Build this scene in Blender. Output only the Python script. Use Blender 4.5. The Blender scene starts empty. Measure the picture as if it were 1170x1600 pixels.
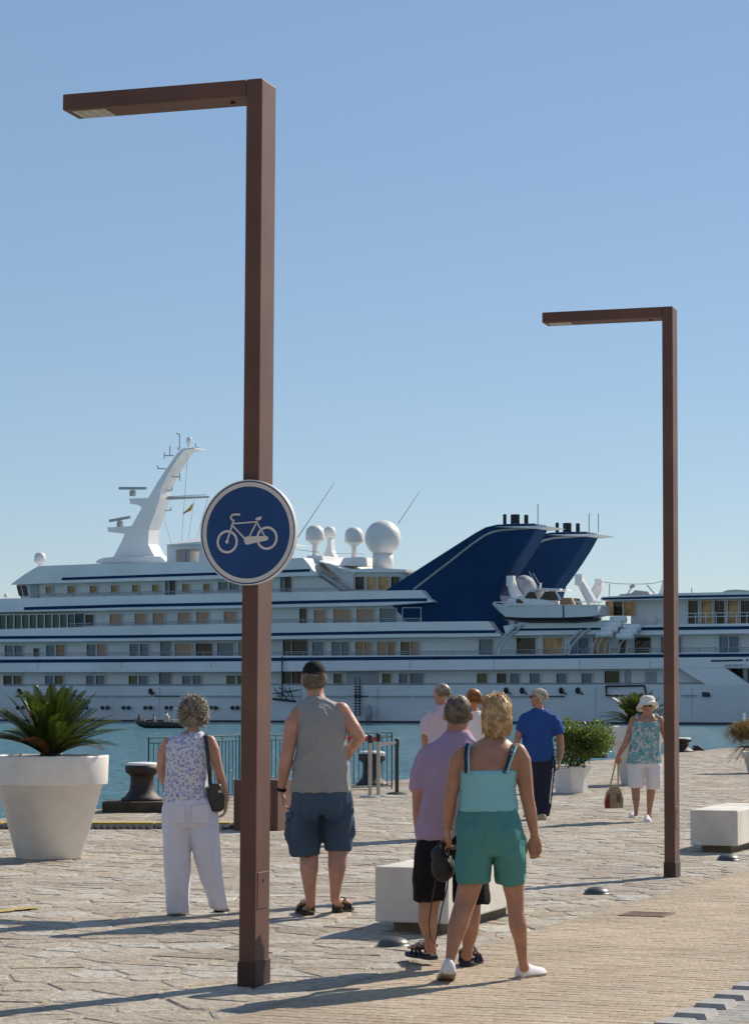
import bpy, math, random
from mathutils import Vector, Matrix, noise as mn
V = Vector
R = math.radians
random.seed(7)
rnd = random.uniform
scene = bpy.context.scene
col = scene.collection

# ------------------------------------------------------------------ camera, light, exposure
FPX, CX, CY, HY, CAMH = 3800.0, 585.0, 800.0, 1090.0, 1.58
PITCH = math.atan((HY - CY) / FPX)
cam_d = bpy.data.cameras.new('camera')
cam = bpy.data.objects.new('camera', cam_d)
col.objects.link(cam)
cam.location = (0, 0, CAMH)
cam.rotation_euler = (math.pi / 2 + PITCH, 0, 0)
cam_d.sensor_fit = 'VERTICAL'
cam_d.sensor_height = 36.0
cam_d.lens = FPX / 1600.0 * 36.0
cam_d.clip_start = 0.5
cam_d.clip_end = 20000
scene.camera = cam

SUN_AZ, SUN_EL = R(45), R(38)          # azimuth from +Y (view direction) towards +X
world = bpy.data.worlds.new('World')
scene.world = world
world.use_nodes = True
wn, wl = world.node_tree.nodes, world.node_tree.links
bg = wn['Background']
sky = wn.new('ShaderNodeTexSky')
sky.sky_type = 'NISHITA'
sky.sun_disc = False
sky.sun_elevation = SUN_EL
sky.sun_rotation = SUN_AZ
sky.air_density = 1.0
sky.dust_density = 0.0
sky.ozone_density = 1.7
sky.altitude = 500
haze_add = wn.new('ShaderNodeVectorMath')      # thin even veil of bright summer haze over the whole dome
haze_add.operation = 'ADD'
haze_add.inputs[1].default_value = (1.95, 3.0, 4.7)
wl.new(sky.outputs[0], haze_add.inputs[0])
wl.new(haze_add.outputs[0], bg.inputs[0])
bg.inputs[1].default_value = 0.05
sun_d = bpy.data.lights.new('sun', 'SUN')
sun_d.energy = 5.0
sun_d.angle = R(0.53)
sun_d.color = (1.0, 0.9, 0.76)
sun = bpy.data.objects.new('sun', sun_d)
col.objects.link(sun)
SUN_DIR = V((math.sin(SUN_AZ) * math.cos(SUN_EL), math.cos(SUN_AZ) * math.cos(SUN_EL), math.sin(SUN_EL)))
sun.rotation_euler = (-SUN_DIR).to_track_quat('-Z', 'Y').to_euler()
sun.location = (20, 20, 40)
vs = scene.view_settings
vs.view_transform = 'Standard'
vs.look = 'None'
vs.exposure = 0.2
vs.gamma = 1.0
vs.use_curve_mapping = False

# ------------------------------------------------------------------ survey: photo pixel -> ray -> point in the place
cF = V((0, math.cos(PITCH), math.sin(PITCH)))
cU = V((0, -math.sin(PITCH), math.cos(PITCH)))
cR = V((1, 0, 0))
CAM = V((0, 0, CAMH))

def ray(px, py):
    return cF + cR * ((px - CX) / FPX) + cU * ((CY - py) / FPX)

def G(px, py, z=0.0):
    d = ray(px, py)
    return CAM + d * ((z - CAMH) / d.z)

def D(px, py, Y):
    d = ray(px, py)
    return CAM + d * (Y / d.y)

# ------------------------------------------------------------------ materials
MATS = {}
def mat(name, color, rough=0.6, var=0.12, scale=8.0, bump=0.0, bscale=40.0, metal=0.0, spec=0.5, color2=None, coat=0.0, sss=0.0, trans=0.0, detail=4.0, grime=0.0):
    if name in MATS: return MATS[name]
    m = bpy.data.materials.new(name)
    m.use_nodes = True
    n, l = m.node_tree.nodes, m.node_tree.links
    b = n['Principled BSDF']
    c = V(color)
    tc = n.new('ShaderNodeTexCoord')
    tx = n.new('ShaderNodeTexNoise')
    tx.inputs['Scale'].default_value = scale
    tx.inputs['Detail'].default_value = detail
    l.new(tc.outputs['Object'], tx.inputs['Vector'])
    rp = n.new('ShaderNodeValToRGB')
    rp.color_ramp.elements[0].position = 0.3
    rp.color_ramp.elements[1].position = 0.7
    c2 = V(color2) if color2 else c * (1 + var)
    c1 = c if color2 else c * (1 - var)
    rp.color_ramp.elements[0].color = (*c1, 1)
    rp.color_ramp.elements[1].color = (*c2, 1)
    l.new(tx.outputs['Fac'], rp.inputs['Fac'])
    if grime:
        tg = n.new('ShaderNodeTexNoise'); tg.inputs['Scale'].default_value = scale * .37; tg.inputs['Detail'].default_value = 7; tg.inputs['Roughness'].default_value = .65
        l.new(tc.outputs['Object'], tg.inputs['Vector'])
        mg = n.new('ShaderNodeMapRange'); mg.inputs[1].default_value = .35; mg.inputs[2].default_value = .62; mg.inputs[3].default_value = 1 - grime; mg.inputs[4].default_value = 1.03
        l.new(tg.outputs['Fac'], mg.inputs[0])
        sc_ = n.new('ShaderNodeVectorMath'); sc_.operation = 'SCALE'
        l.new(rp.outputs['Color'], sc_.inputs[0]); l.new(mg.outputs[0], sc_.inputs['Scale']); l.new(sc_.outputs[0], b.inputs['Base Color'])
    else:
        l.new(rp.outputs['Color'], b.inputs['Base Color'])
    b.inputs['Roughness'].default_value = rough
    b.inputs['Metallic'].default_value = metal
    b.inputs['Specular IOR Level'].default_value = spec
    b.inputs['Coat Weight'].default_value = coat
    if sss:
        b.inputs['Subsurface Weight'].default_value = sss
        b.inputs['Subsurface Radius'].default_value = (0.02, 0.008, 0.004)
    if trans:
        b.inputs['Transmission Weight'].default_value = trans
    if bump:
        t2 = n.new('ShaderNodeTexNoise')
        t2.inputs['Scale'].default_value = bscale
        t2.inputs['Detail'].default_value = 5
        l.new(tc.outputs['Object'], t2.inputs['Vector'])
        bp = n.new('ShaderNodeBump')
        bp.inputs['Strength'].default_value = bump
        bp.inputs['Distance'].default_value = 0.02
        l.new(t2.outputs['Fac'], bp.inputs['Height'])
        l.new(bp.outputs['Normal'], b.inputs['Normal'])
    MATS[name] = m
    return m

# ------------------------------------------------------------------ mesh accumulator
class M:
    def __init__(s):
        s.v, s.f, s.t = [], [], []
    def add(s, vs_, fs):
        o = len(s.v)
        s.v.extend(V(p) for p in vs_)
        s.f.extend([tuple(i + o for i in f) for f in fs])
    def prism(s, poly, vec):
        n = len(poly)
        vec = V(vec)
        a = [V(p) for p in poly]
        # orient so that the cap faces away from vec
        nn = V((0, 0, 0))
        for i in range(n):
            nn += (a[i] - a[0]).cross(a[(i + 1) % n] - a[0])
        if nn.dot(vec) > 0: a.reverse()
        fs = [tuple(range(n)), tuple(range(2 * n - 1, n - 1, -1))]
        fs += [(i, i + n, (i + 1) % n + n, (i + 1) % n) for i in range(n)]
        s.add(a + [p + vec for p in a], fs)
    def box(s, c, ax, ay, az):
        c, ax, ay, az = V(c), V(ax), V(ay), V(az)
        if ax.cross(ay).dot(az) < 0: ax = -ax
        p = [c + ax * i + ay * j + az * k for k in (-1, 1) for j in (-1, 1) for i in (-1, 1)]
        s.add(p, [(0, 2, 3, 1), (4, 5, 7, 6), (0, 1, 5, 4), (2, 6, 7, 3), (0, 4, 6, 2), (1, 3, 7, 5)])
    def bx(s, x0, x1, y0, y1, z0, z1):
        s.box(((x0 + x1) / 2, (y0 + y1) / 2, (z0 + z1) / 2), ((x1 - x0) / 2, 0, 0), (0, (y1 - y0) / 2, 0), (0, 0, (z1 - z0) / 2))
    def loft(s, rings, cap=True):
        n = len(rings[0])
        vs_, fs = [], []
        for r in rings: vs_.extend(r)
        for k in range(len(rings) - 1):
            for i in range(n):
                j = (i + 1) % n
                fs.append((k * n + i, k * n + j, (k + 1) * n + j, (k + 1) * n + i))
        if cap:
            fs.append(tuple(range(n - 1, -1, -1)))
            fs.append(tuple(range((len(rings) - 1) * n, len(rings) * n)))
        s.add(vs_, fs)
    def tube(s, pts, r, n=8, flat=1.0, up=None, round_end=False):
        pts = [V(p) for p in pts]
        rr = list(r) if isinstance(r, (list, tuple)) else [r] * len(pts)
        if round_end:
            d0 = (pts[0] - pts[1]).normalized(); d1 = (pts[-1] - pts[-2]).normalized()
            a, b = [], []
            for k in (0.25, 0.65, 0.9):
                a.append((pts[0] + d0 * rr[0] * math.sqrt(1 - k * k), rr[0] * k))
                b.append((pts[-1] + d1 * rr[-1] * math.sqrt(1 - k * k), rr[-1] * k))
            b.reverse()
            pts = [q[0] for q in a] + pts + [q[0] for q in b]
            rr = [q[1] for q in a] + rr + [q[1] for q in b]
        rings = []
        prev = None
        for i, p in enumerate(pts):
            t = (pts[min(i + 1, len(pts) - 1)] - pts[max(i - 1, 0)])
            if t.length < 1e-9: t = V((0, 0, 1))
            t.normalize()
            if prev is None:
                u = V(up) if up else (V((0, 0, 1)) if abs(t.z) < 0.9 else V((0, 1, 0)))
                a = (u - t * u.dot(t)).normalized()
            else:
                a = (prev - t * prev.dot(t))
                a = a.normalized() if a.length > 1e-6 else prev
            prev = a
            b = t.cross(a)
            rings.append([p + (a * math.cos(2 * math.pi * k / n) * flat + b * math.sin(2 * math.pi * k / n)) * rr[i] for k in range(n)])
        s.loft(rings)
    def hring(s, rings, n=20, p=2.0):
        # horizontal elliptic rings: (centre, rx, ry)
        out = []
        for c, rx, ry in rings:
            c = V(c); ring = []
            for k in range(n):
                a = 2 * math.pi * k / n
                ca, sa = math.cos(a), math.sin(a)
                q = (abs(ca) ** p + abs(sa) ** p) ** (-1 / p)
                ring.append(c + V((rx * ca * q, ry * sa * q, 0)))
            out.append(ring)
        if out[0][0].z > out[-1][0].z: out.reverse()
        s.loft(out)
    def ell(s, c, rx, ry, rz, n=14, m=9, ax=None):
        c = V(c)
        X, Y, Z = ax if ax else (V((1, 0, 0)), V((0, 1, 0)), V((0, 0, 1)))
        vs_ = [c - Z * rz]
        for j in range(1, m):
            t = -math.pi / 2 + math.pi * j / m
            for k in range(n):
                a = 2 * math.pi * k / n
                vs_.append(c + X * rx * math.cos(t) * math.cos(a) + Y * ry * math.cos(t) * math.sin(a) + Z * rz * math.sin(t))
        vs_.append(c + Z * rz)
        fs = []
        for k in range(n): fs.append((0, 1 + (k + 1) % n, 1 + k))
        for j in range(m - 2):
            for k in range(n):
                a, b = 1 + j * n + k, 1 + j * n + (k + 1) % n
                fs.append((a, b, b + n, a + n))
        L = len(vs_) - 1
        for k in range(n): fs.append((L, 1 + (m - 2) * n + k, 1 + (m - 2) * n + (k + 1) % n))
        s.add(vs_, fs)
    def lathe(s, c, prof, n=24, cap=True):
        c = V(c)
        s.loft([[c + V((r * math.cos(2 * math.pi * k / n), r * math.sin(2 * math.pi * k / n), z)) for k in range(n)] for r, z in prof], cap)
    def mesh(s, name, origin=V((0, 0, 0)), smooth=False):
        me = bpy.data.meshes.new(name)
        me.from_pydata([v - origin for v in s.v], [], s.f)
        me.update()
        if smooth:
            me.shade_smooth()
        return me

def wloc(o):
    l = o.location.copy()
    while o.parent:
        o = o.parent; l += o.location
    return l

def props(o, label=None, cat=None, group=None, kind=None):
    if label: o['label'] = label
    if cat: o['category'] = cat
    if group: o['group'] = group
    if kind: o['kind'] = kind
    return o

def empty(name, loc, label=None, cat=None, group=None):
    o = bpy.data.objects.new(name, None)
    o.empty_display_size = 0.1
    col.objects.link(o)
    o.location = loc
    return props(o, label, cat, group)

def ob(name, m, material, parent=None, smooth=False, origin=None, bevel=0.0, bseg=2, **kw):
    """link an M (in world coordinates) as one object"""
    og = wloc(parent) if parent else V((0, 0, 0))
    at = V(origin) if origin is not None else og
    me = m if isinstance(m, bpy.types.Mesh) else m.mesh(name, at, smooth)
    o = bpy.data.objects.new(name, me)
    col.objects.link(o)
    if parent:
        o.parent = parent
        o.location = at - og
    else:
        o.location = at
    if material is not None and len(me.materials) == 0:
        me.materials.append(material)
    if bevel:
        b = o.modifiers.new('bevel', 'BEVEL')
        b.width = bevel; b.segments = bseg; b.limit_method = 'ANGLE'; b.angle_limit = R(40)
    return props(o, **kw)

TMP = bpy.data.scenes.new('workbench')
def fuse(name, m, voxel, material, parent, it=4, folds=None, **kw):
    """voxel-remesh an M into one continuous smooth skin"""
    og = wloc(parent)
    me = m.mesh(name + '_raw', og)
    o = bpy.data.objects.new(name + '_raw', me)
    TMP.collection.objects.link(o)
    r = o.modifiers.new('r', 'REMESH'); r.mode = 'VOXEL'; r.voxel_size = voxel
    sm = o.modifiers.new('s', 'SMOOTH'); sm.factor = 0.5; sm.iterations = it
    with bpy.context.temp_override(scene=TMP, view_layer=TMP.view_layers[0]):
        dg = bpy.context.evaluated_depsgraph_get()
        dg.update()
        me2 = bpy.data.meshes.new_from_object(o.evaluated_get(dg))
    bpy.data.objects.remove(o); bpy.data.meshes.remove(me)
    me2.name = name
    if folds:
        amp, sc, stretch = folds[:3]
        warp = folds[3] if len(folds) > 3 else 0.0
        off = V((rnd(0, 50), rnd(0, 50), rnd(0, 50)))
        nv = len(me2.vertices)
        co = [0.0] * (nv * 3); no = [0.0] * (nv * 3)
        me2.vertices.foreach_get('co', co); me2.vertices.foreach_get('normal', no)
        for i in range(nv):
            x, y, z = co[3 * i:3 * i + 3]
            q = V((x * sc, y * sc, z * sc * stretch + warp * sc * abs(x))) + off
            w = mn.noise(q * .6) * .9
            q2 = q + V((w, -w, w))
            h = (1 - min(1, abs(mn.noise(q2)) * 1.9)) ** 2 * .75 + (1 - min(1, abs(mn.noise(q2 * 2.4)) * 1.9)) ** 2 * .3 - .2
            for k in range(3): co[3 * i + k] += no[3 * i + k] * amp * h
        me2.vertices.foreach_set('co', co)
        me2.update()
    me2.shade_smooth()
    o2 = bpy.data.objects.new(name, me2)
    me2.materials.clear(); me2.materials.append(material)
    col.objects.link(o2)
    o2.parent = parent
    return props(o2, **kw)
# ------------------------------------------------------------------ the setting: sea, quay, paving, paths
RU = V((0.3714, 0.9285, 0)); RV = V((0.9285, -0.3714, 0))     # along / across the promenade
def UV(u, v, z=0.0): return RU * u + RV * v + V((0, 0, z))
SEA = -0.73
QA = V((-4.9, 31.9, 0)); QD = V((1, 2.8, 0)).normalized(); QN = V((QD.y, -QD.x, 0))   # quay edge, QN points inland
def quay_d(p): return (V((p[0], p[1], 0)) - QA).dot(QN)

def attr_tint(me, vals):
    a = me.attributes.new('tint', 'FLOAT', 'FACE')
    a.data.foreach_set('value', vals)

def paving_mat(name, ca, cb, cc, rough=0.85, gscale=9.0, bump=0.5, bscale=30, cell=False):
    m = bpy.data.materials.new(name); m.use_nodes = True
    n, l = m.node_tree.nodes, m.node_tree.links
    b = n['Principled BSDF']; b.inputs['Roughness'].default_value = rough
    b.inputs['Specular IOR Level'].default_value = 0.3
    at = n.new('ShaderNodeAttribute'); at.attribute_name = 'tint'
    rp = n.new('ShaderNodeValToRGB')
    e = rp.color_ramp.elements
    e[0].color = (*ca, 1); e[1].color = (*cc, 1)
    k = e.new(0.5); k.color = (*cb, 1)
    l.new(at.outputs['Fac'], rp.inputs['Fac'])
    geo = n.new('ShaderNodeNewGeometry')
    tx = n.new('ShaderNodeTexNoise'); tx.inputs['Scale'].default_value = gscale; tx.inputs['Detail'].default_value = 6
    l.new(geo.outputs['Position'], tx.inputs['Vector'])
    mr = n.new('ShaderNodeMapRange'); mr.inputs[1].default_value = 0.25; mr.inputs[2].default_value = 0.75
    mr.inputs[3].default_value = 0.66; mr.inputs[4].default_value = 1.27
    l.new(tx.outputs['Fac'], mr.inputs[0])
    t3 = n.new('ShaderNodeTexNoise'); t3.inputs['Scale'].default_value = 0.7; t3.inputs['Detail'].default_value = 4
    l.new(geo.outputs['Position'], t3.inputs['Vector'])
    mr3 = n.new('ShaderNodeMapRange'); mr3.inputs[1].default_value = 0.3; mr3.inputs[2].default_value = 0.7
    mr3.inputs[3].default_value = 0.8; mr3.inputs[4].default_value = 1.12
    l.new(t3.outputs['Fac'], mr3.inputs[0])
    mm = n.new('ShaderNodeMath'); mm.operation = 'MULTIPLY'
    l.new(mr.outputs[0], mm.inputs[0]); l.new(mr3.outputs[0], mm.inputs[1])
    mx = n.new('ShaderNodeVectorMath'); mx.operation = 'SCALE'
    l.new(rp.outputs['Color'], mx.inputs[0]); l.new(mm.outputs[0], mx.inputs['Scale'])
    l.new(mx.outputs[0], b.inputs['Base Color'])
    t2 = n.new('ShaderNodeTexNoise'); t2.inputs['Scale'].default_value = bscale; t2.inputs['Detail'].default_value = 6
    l.new(geo.outputs['Position'], t2.inputs['Vector'])
    bp = n.new('ShaderNodeBump'); bp.inputs['Strength'].default_value = bump; bp.inputs['Distance'].default_value = 0.03
    l.new(t2.outputs['Fac'], bp.inputs['Height']); l.new(bp.outputs['Normal'], b.inputs['Normal'])
    return m

stone_m = paving_mat('flagstone', (0.31, 0.26, 0.2), (0.4, 0.342, 0.27), (0.44, 0.415, 0.365), gscale=11, bump=0.75, bscale=20)
mortar_m = mat('sandy_mortar', (0.31, 0.26, 0.2), 0.95, 0.2, 6, 0.5, 60)
brick_m = paving_mat('clay_paver', (0.38, 0.295, 0.205), (0.43, 0.345, 0.25), (0.46, 0.38, 0.28), gscale=26, bump=0.25, bscale=60)
grey_m = paving_mat('grey_paver', (0.28, 0.275, 0.255), (0.33, 0.325, 0.305), (0.37, 0.36, 0.335), gscale=26, bump=0.25, bscale=60)
coping_m = paving_mat('coping_stone', (0.27, 0.22, 0.165), (0.33, 0.275, 0.21), (0.37, 0.32, 0.26), gscale=6, bump=0.6, bscale=20)
quaywall_m = mat('quay_wall_stone', (0.12, 0.11, 0.09), 0.9, 0.3, 2, 0.6, 12)

# one ground sheet, cut by the quay edge
m = M()
e0, e1 = QA - QD * 120, QA + QD * 900
m.add([e0 + V((0, 0, -0.005)), e1 + V((0, 0, -0.005)), V((900, 700, -0.005)), V((900, -300, -0.005)), V((-200, -300, -0.005))], [(4, 3, 2, 1, 0)])
ob('ground', m, mortar_m, kind='structure')
m = M(); m.add([e0 + V((0, 0, -0.005)), e1 + V((0, 0, -0.005)), e1 + V((0, 0, -4)), e0 + V((0, 0, -4))], [(0, 1, 2, 3)])
ob('quay_wall', m, quaywall_m, kind='structure')

# sea
sm_ = bpy.data.materials.new('sea_water'); sm_.use_nodes = True
n, l = sm_.node_tree.nodes, sm_.node_tree.links
b = n['Principled BSDF']
b.inputs['Base Color'].default_value = (0.1, 0.245, 0.285, 1)
b.inputs['Roughness'].default_value = 0.12
b.inputs['IOR'].default_value = 1.33
geo = n.new('ShaderNodeNewGeometry')
bp_prev = None
hs = []
for sc_, rot, st, w in ((0.35, 0.5, (1, 2.2, 1), 1.0), (1.3, 0.2, (1, 1.8, 1), 0.6), (4.0, 0.9, (1, 1.4, 1), 0.25)):
    mp = n.new('ShaderNodeMapping'); mp.inputs['Rotation'].default_value = (0, 0, rot); mp.inputs['Scale'].default_value = st
    l.new(geo.outputs['Position'], mp.inputs['Vector'])
    tx = n.new('ShaderNodeTexNoise'); tx.inputs['Scale'].default_value = sc_; tx.inputs['Detail'].default_value = 3
    l.new(mp.outputs[0], tx.inputs['Vector'])
    ml = n.new('ShaderNodeMath'); ml.operation = 'MULTIPLY'; ml.inputs[1].default_value = w
    l.new(tx.outputs['Fac'], ml.inputs[0]); hs.append(ml)
a1 = n.new('ShaderNodeMath'); l.new(hs[0].outputs[0], a1.inputs[0]); l.new(hs[1].outputs[0], a1.inputs[1])
a2 = n.new('ShaderNodeMath'); l.new(a1.outputs[0], a2.inputs[0]); l.new(hs[2].outputs[0], a2.inputs[1])
bp = n.new('ShaderNodeBump'); bp.inputs['Strength'].default_value = 1.0; bp.inputs['Distance'].default_value = 0.9
l.new(a2.outputs[0], bp.inputs['Height']); l.new(bp.outputs['Normal'], b.inputs['Normal'])
m = M()
m.add([V((-6000, -2000, SEA)), V((6000, -2000, SEA)), V((6000, 9000, SEA)), V((-6000, 9000, SEA))], [(0, 1, 2, 3)])
ob('water', m, sm_, kind='structure')

# ---- irregular flagstones (Voronoi cells, chamfered, uneven)
def clip(poly, q, nrm):
    out = []
    for i in range(len(poly)):
        a, b_ = poly[i], poly[(i + 1) % len(poly)]
        da = (a[0] - q[0]) * nrm[0] + (a[1] - q[1]) * nrm[1]
        db = (b_[0] - q[0]) * nrm[0] + (b_[1] - q[1]) * nrm[1]
        if da <= 0: out.append(a)
        if (da < 0 < db) or (db < 0 < da):
            t = da / (da - db)
            out.append((a[0] + (b_[0] - a[0]) * t, a[1] + (b_[1] - a[1]) * t))
    return out

PATH_L, PATH_R = -5.18, -3.19
rs = random.Random(11)
CU, CV = 0.235, 0.47             # stones run longer across than along
seeds = {}
for i in range(int(2 / CU), int(84 / CU)):
    for j in range(int(-24 / CV), int(-4.6 / CV)):
        seeds[i, j] = ((i + 0.45 * (j % 2) + rs.uniform(-.27, .27)) * CU, (j + rs.uniform(-.46, .46)) * CV)
stones = []
for (i, j), (su, sv) in seeds.items():
    p = UV(su, sv)
    if p.y < 5 or p.y > 78 or abs(p.x) > 0.156 * p.y + 3.2 or quay_d(p) < 1.0 or sv > PATH_L + .3: continue
    poly = [(su - .6, sv - .9), (su + .6, sv - .9), (su + .6, sv + .9), (su - .6, sv + .9)]
    for di in range(-3, 4):
        for dj in range(-2, 3):
            if (di or dj) and (i + di, j + dj) in seeds:
                o = seeds[i + di, j + dj]
                nx, ny = o[0] - su, o[1] - sv
                ln = math.hypot(nx, ny)
                if ln > 1.6 or ln < 1e-6: continue
                g = rs.uniform(.002, .007)
                poly = clip(poly, (su + nx / 2 - nx / ln * g, sv + ny / 2 - ny / ln * g), (nx / ln, ny / ln))
                if len(poly) < 3: break
        if len(poly) < 3: break
    if len(poly) < 3: continue
    poly = clip(poly, (0, PATH_L - .05), (0, 1))
    # inland of the coping
    q = QA + QN * 1.15
    qu, qv = q.dot(RU), q.dot(RV)
    nu, nv = -QN.dot(RU), -QN.dot(RV)
    poly = clip(poly, (qu, qv), (nu, nv))
    if len(poly) < 3: continue
    area = 0.5 * abs(sum(poly[k][0] * poly[(k + 1) % len(poly)][1] - poly[(k + 1) % len(poly)][0] * poly[k][1] for k in range(len(poly))))
    if area < .02: continue
    # knock the corners off
    pr = []
    for k in range(len(poly)):
        a, b_ = poly[k], poly[(k + 1) % len(poly)]
        if math.hypot(a[0] - b_[0], a[1] - b_[1]) < .05: pr.append(((a[0] + b_[0]) / 2, (a[1] + b_[1]) / 2)); continue
        for t in (.14 + rs.uniform(-.05, .05), .86 + rs.uniform(-.05, .05)):
            pr.append((a[0] + (b_[0] - a[0]) * t + rs.uniform(-.006, .006), a[1] + (b_[1] - a[1]) * t + rs.uniform(-.006, .006)))
    if len(pr) < 3: continue
    stones.append((su, sv, pr))

def stone_geo(m, su, sv, pr, tints):
    k = len(pr)
    h = rs.uniform(-.002, .0025); tx_, ty_ = rs.uniform(-.009, .009), rs.uniform(-.009, .009)
    def zt(q): return h + (q[0] - su) * tx_ + (q[1] - sv) * ty_
    cu, cv = sum(q[0] for q in pr) / k, sum(q[1] for q in pr) / k
    inn = [(cu + (q[0] - cu) * .93, cv + (q[1] - cv) * .93) for q in pr]
    v = [UV(q[0], q[1], -.03) for q in pr] + [UV(q[0], q[1], zt(q) - .007) for q in pr] + [UV(q[0], q[1], zt(q) + rs.uniform(-.002, .002)) for q in inn]
    v.append(UV(cu, cv, zt((cu, cv)) + rs.uniform(0, .006)))
    f = []
    for i in range(k):
        j = (i + 1) % k
        f += [(i, j, k + j, k + i), (k + i, k + j, 2 * k + j, 2 * k + i), (2 * k + i, 2 * k + j, 3 * k)]
    # make faces look up
    a = (v[2 * k + 1] - v[2 * k]).cross(v[3 * k] - v[2 * k])
    if a.z < 0: f = [tuple(reversed(q)) for q in f]
    m.add(v, f)
    t = min(1, max(0, rs.gauss(.5, .27)))
    tints.extend([t] * len(f))

def in_view(p):
    return p.y > 11.7 and abs(p.x) < .1545 * p.y + .2
stones.sort(key=lambda s: (not in_view(UV(s[0], s[1])), UV(s[0], s[1]).y))
m0 = M()
a0, a1_, = UV(8.5, PATH_L - .03), UV(60, PATH_L - .03)
quay = empty('quay_paving', UV(11, -7, -.02)); quay['kind'] = 'structure'
for s in stones[:300]:
    m = M(); t = []
    stone_geo(m, *s, t)
    o = ob('paving_stone', m, stone_m, quay, origin=UV(s[0], s[1]))
    attr_tint(o.data, t)
m = M(); t = []
for s in stones[300:]: stone_geo(m, *s, t)
o = ob('paving_stones', m, stone_m, quay, kind='stuff'); attr_tint(o.data, t)

# coping blocks along the quay edge
cp = empty('quay_coping', QA); cp['kind'] = 'structure'
s = -14.0
while s < 52:
    ln = rs.uniform(.9, 1.5)
    m = M()
    a, b_ = QA + QD * (s + .006), QA + QD * (s + ln - .006)
    z0, z1 = -.35, rs.uniform(.0, .008)
    pts = [a - QN * .04, b_ - QN * .04, b_ + QN * 1.13, a + QN * 1.13]
    m.prism([p + V((0, 0, z1)) for p in pts], (0, 0, z0 - z1))
    o = ob('coping_stone', m, coping_m, cp, bevel=.015, bseg=1)
    attr_tint(o.data, [rs.random()] * 6)
    s += ln

# brick path
def lay(parent, v0, v1, u0, u1, material, count, lx=.2, lu=.1, zt=0.0, name='brick', sheet_z=-.014, far_u=60):
    items = []
    r = 0
    u = u0
    while u < u1:
        off = (r % 2) * lx / 2 + (rs.uniform(-.01, .01))
        v = v0 - off
        while v < v1 - .02:
            a, b_ = max(v, v0) + .0025, min(v + lx, v1) - .0025
            if b_ - a > .03: items.append((u + .0025, u + lu - .0025, a, b_))
            v += lx
        u += lu; r += 1
    def geo_(m, it, t):
        ua, ub, va, vb = it
        z = zt + rs.uniform(-.0008, .0008); tl = rs.uniform(-.001, .001); c = .003
        p = [UV(ua, va, -.03), UV(ub, va, -.03), UV(ub, vb, -.03), UV(ua, vb, -.03),
             UV(ua, va, z - .003), UV(ub, va, z - .003), UV(ub, vb, z - .003), UV(ua, vb, z - .003),
             UV(ua + c, va + c, z + tl), UV(ub - c, va + c, z), UV(ub - c, vb - c, z - tl), UV(ua + c, vb - c, z)]
        f = [(8, 11, 10, 9)]
        for i in range(4):
            j = (i + 1) % 4
            f += [(i + 4, i, j, j + 4), (i + 8, i + 4, j + 4, j + 8)]
        m.add(p, f)
        t.extend([min(1, max(0, rs.gauss(.5, .24)))] * len(f))
    items.sort(key=lambda i: (not in_view(UV((i[0] + i[1]) / 2, (i[2] + i[3]) / 2)), i[0]))
    for it in items[:count]:
        m = M(); t = []
        geo_(m, it, t)
        o = ob(name, m, material, parent, origin=UV((it[0] + it[1]) / 2, (it[2] + it[3]) / 2))
        attr_tint(o.data, t)
    if len(items) > count:
        m = M(); t = []
        for it in items[count:]: geo_(m, it, t)
        o = ob(name + 's', m, material, parent, kind='stuff'); attr_tint(o.data, t)

path = ob('path', (lambda q: (q.add([UV(2, PATH_L - .02, -.0055), UV(60, PATH_L - .02, -.0055), UV(60, PATH_R, -.0055), UV(2, PATH_R, -.0055)], [(0, 3, 2, 1)]), q)[1])(M()),
          mat('path_bed', (0.27, 0.205, 0.145), 0.95, .25, 5), kind='structure')
lay(path, PATH_L + .012, PATH_R, 3.0, 42.0, brick_m, 300)
lane = ob('bike_lane', (lambda q: (q.add([UV(2, PATH_R + .004, -.0145), UV(60, PATH_R + .004, -.0145), UV(60, PATH_R + 2.4, -.0145), UV(2, PATH_R + 2.4, -.0145)], [(0, 3, 2, 1)]), q)[1])(M()),
          mat('lane_bed', (0.14, 0.145, 0.14), 0.95, .2, 10), kind='structure')
lay(lane, PATH_R + .008, PATH_R + 2.2, 4.0, 34, grey_m, 150, zt=-.004, name='grey_paver')

# painted yellow mark on the flagstones
m = M()
pa, pb = G(-40, 1429), G(57, 1419)
ax = (pb - pa).normalized(); ay = V((-ax.y, ax.x, 0))
nseg = 14; top = []; bot = []
for i in range(nseg + 1):
    c = pa.lerp(pb, i / nseg); w = .075 + rs.uniform(-.022, .022)
    top.append(c + ay * w); bot.append(c - ay * (w + rs.uniform(-.015, .015)))
vs_ = [p + V((0, 0, .0095)) for p in top] + [p + V((0, 0, .0095)) for p in bot]
m.add(vs_, [(i + nseg + 1, i + nseg + 2, i + 1, i) for i in range(nseg)])
ob('painted_line', m, mat('worn_yellow_paint', (0.5, 0.34, 0.05), .8, color2=(0.3, 0.23, 0.13), scale=14), kind='structure')
# ------------------------------------------------------------------ the yacht across the basin (lies obliquely, stern nearer)
SA = V((0.894427, -0.447214, 0)); SB = V((0.447214, 0.894427, 0)); SO = V((0, 225, SEA))
def S(px, py, off=0.0):
    d = ray(px, py)
    q = SO + SB * off - CAM
    return CAM + d * (q.dot(SB) / d.dot(SB))

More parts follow.
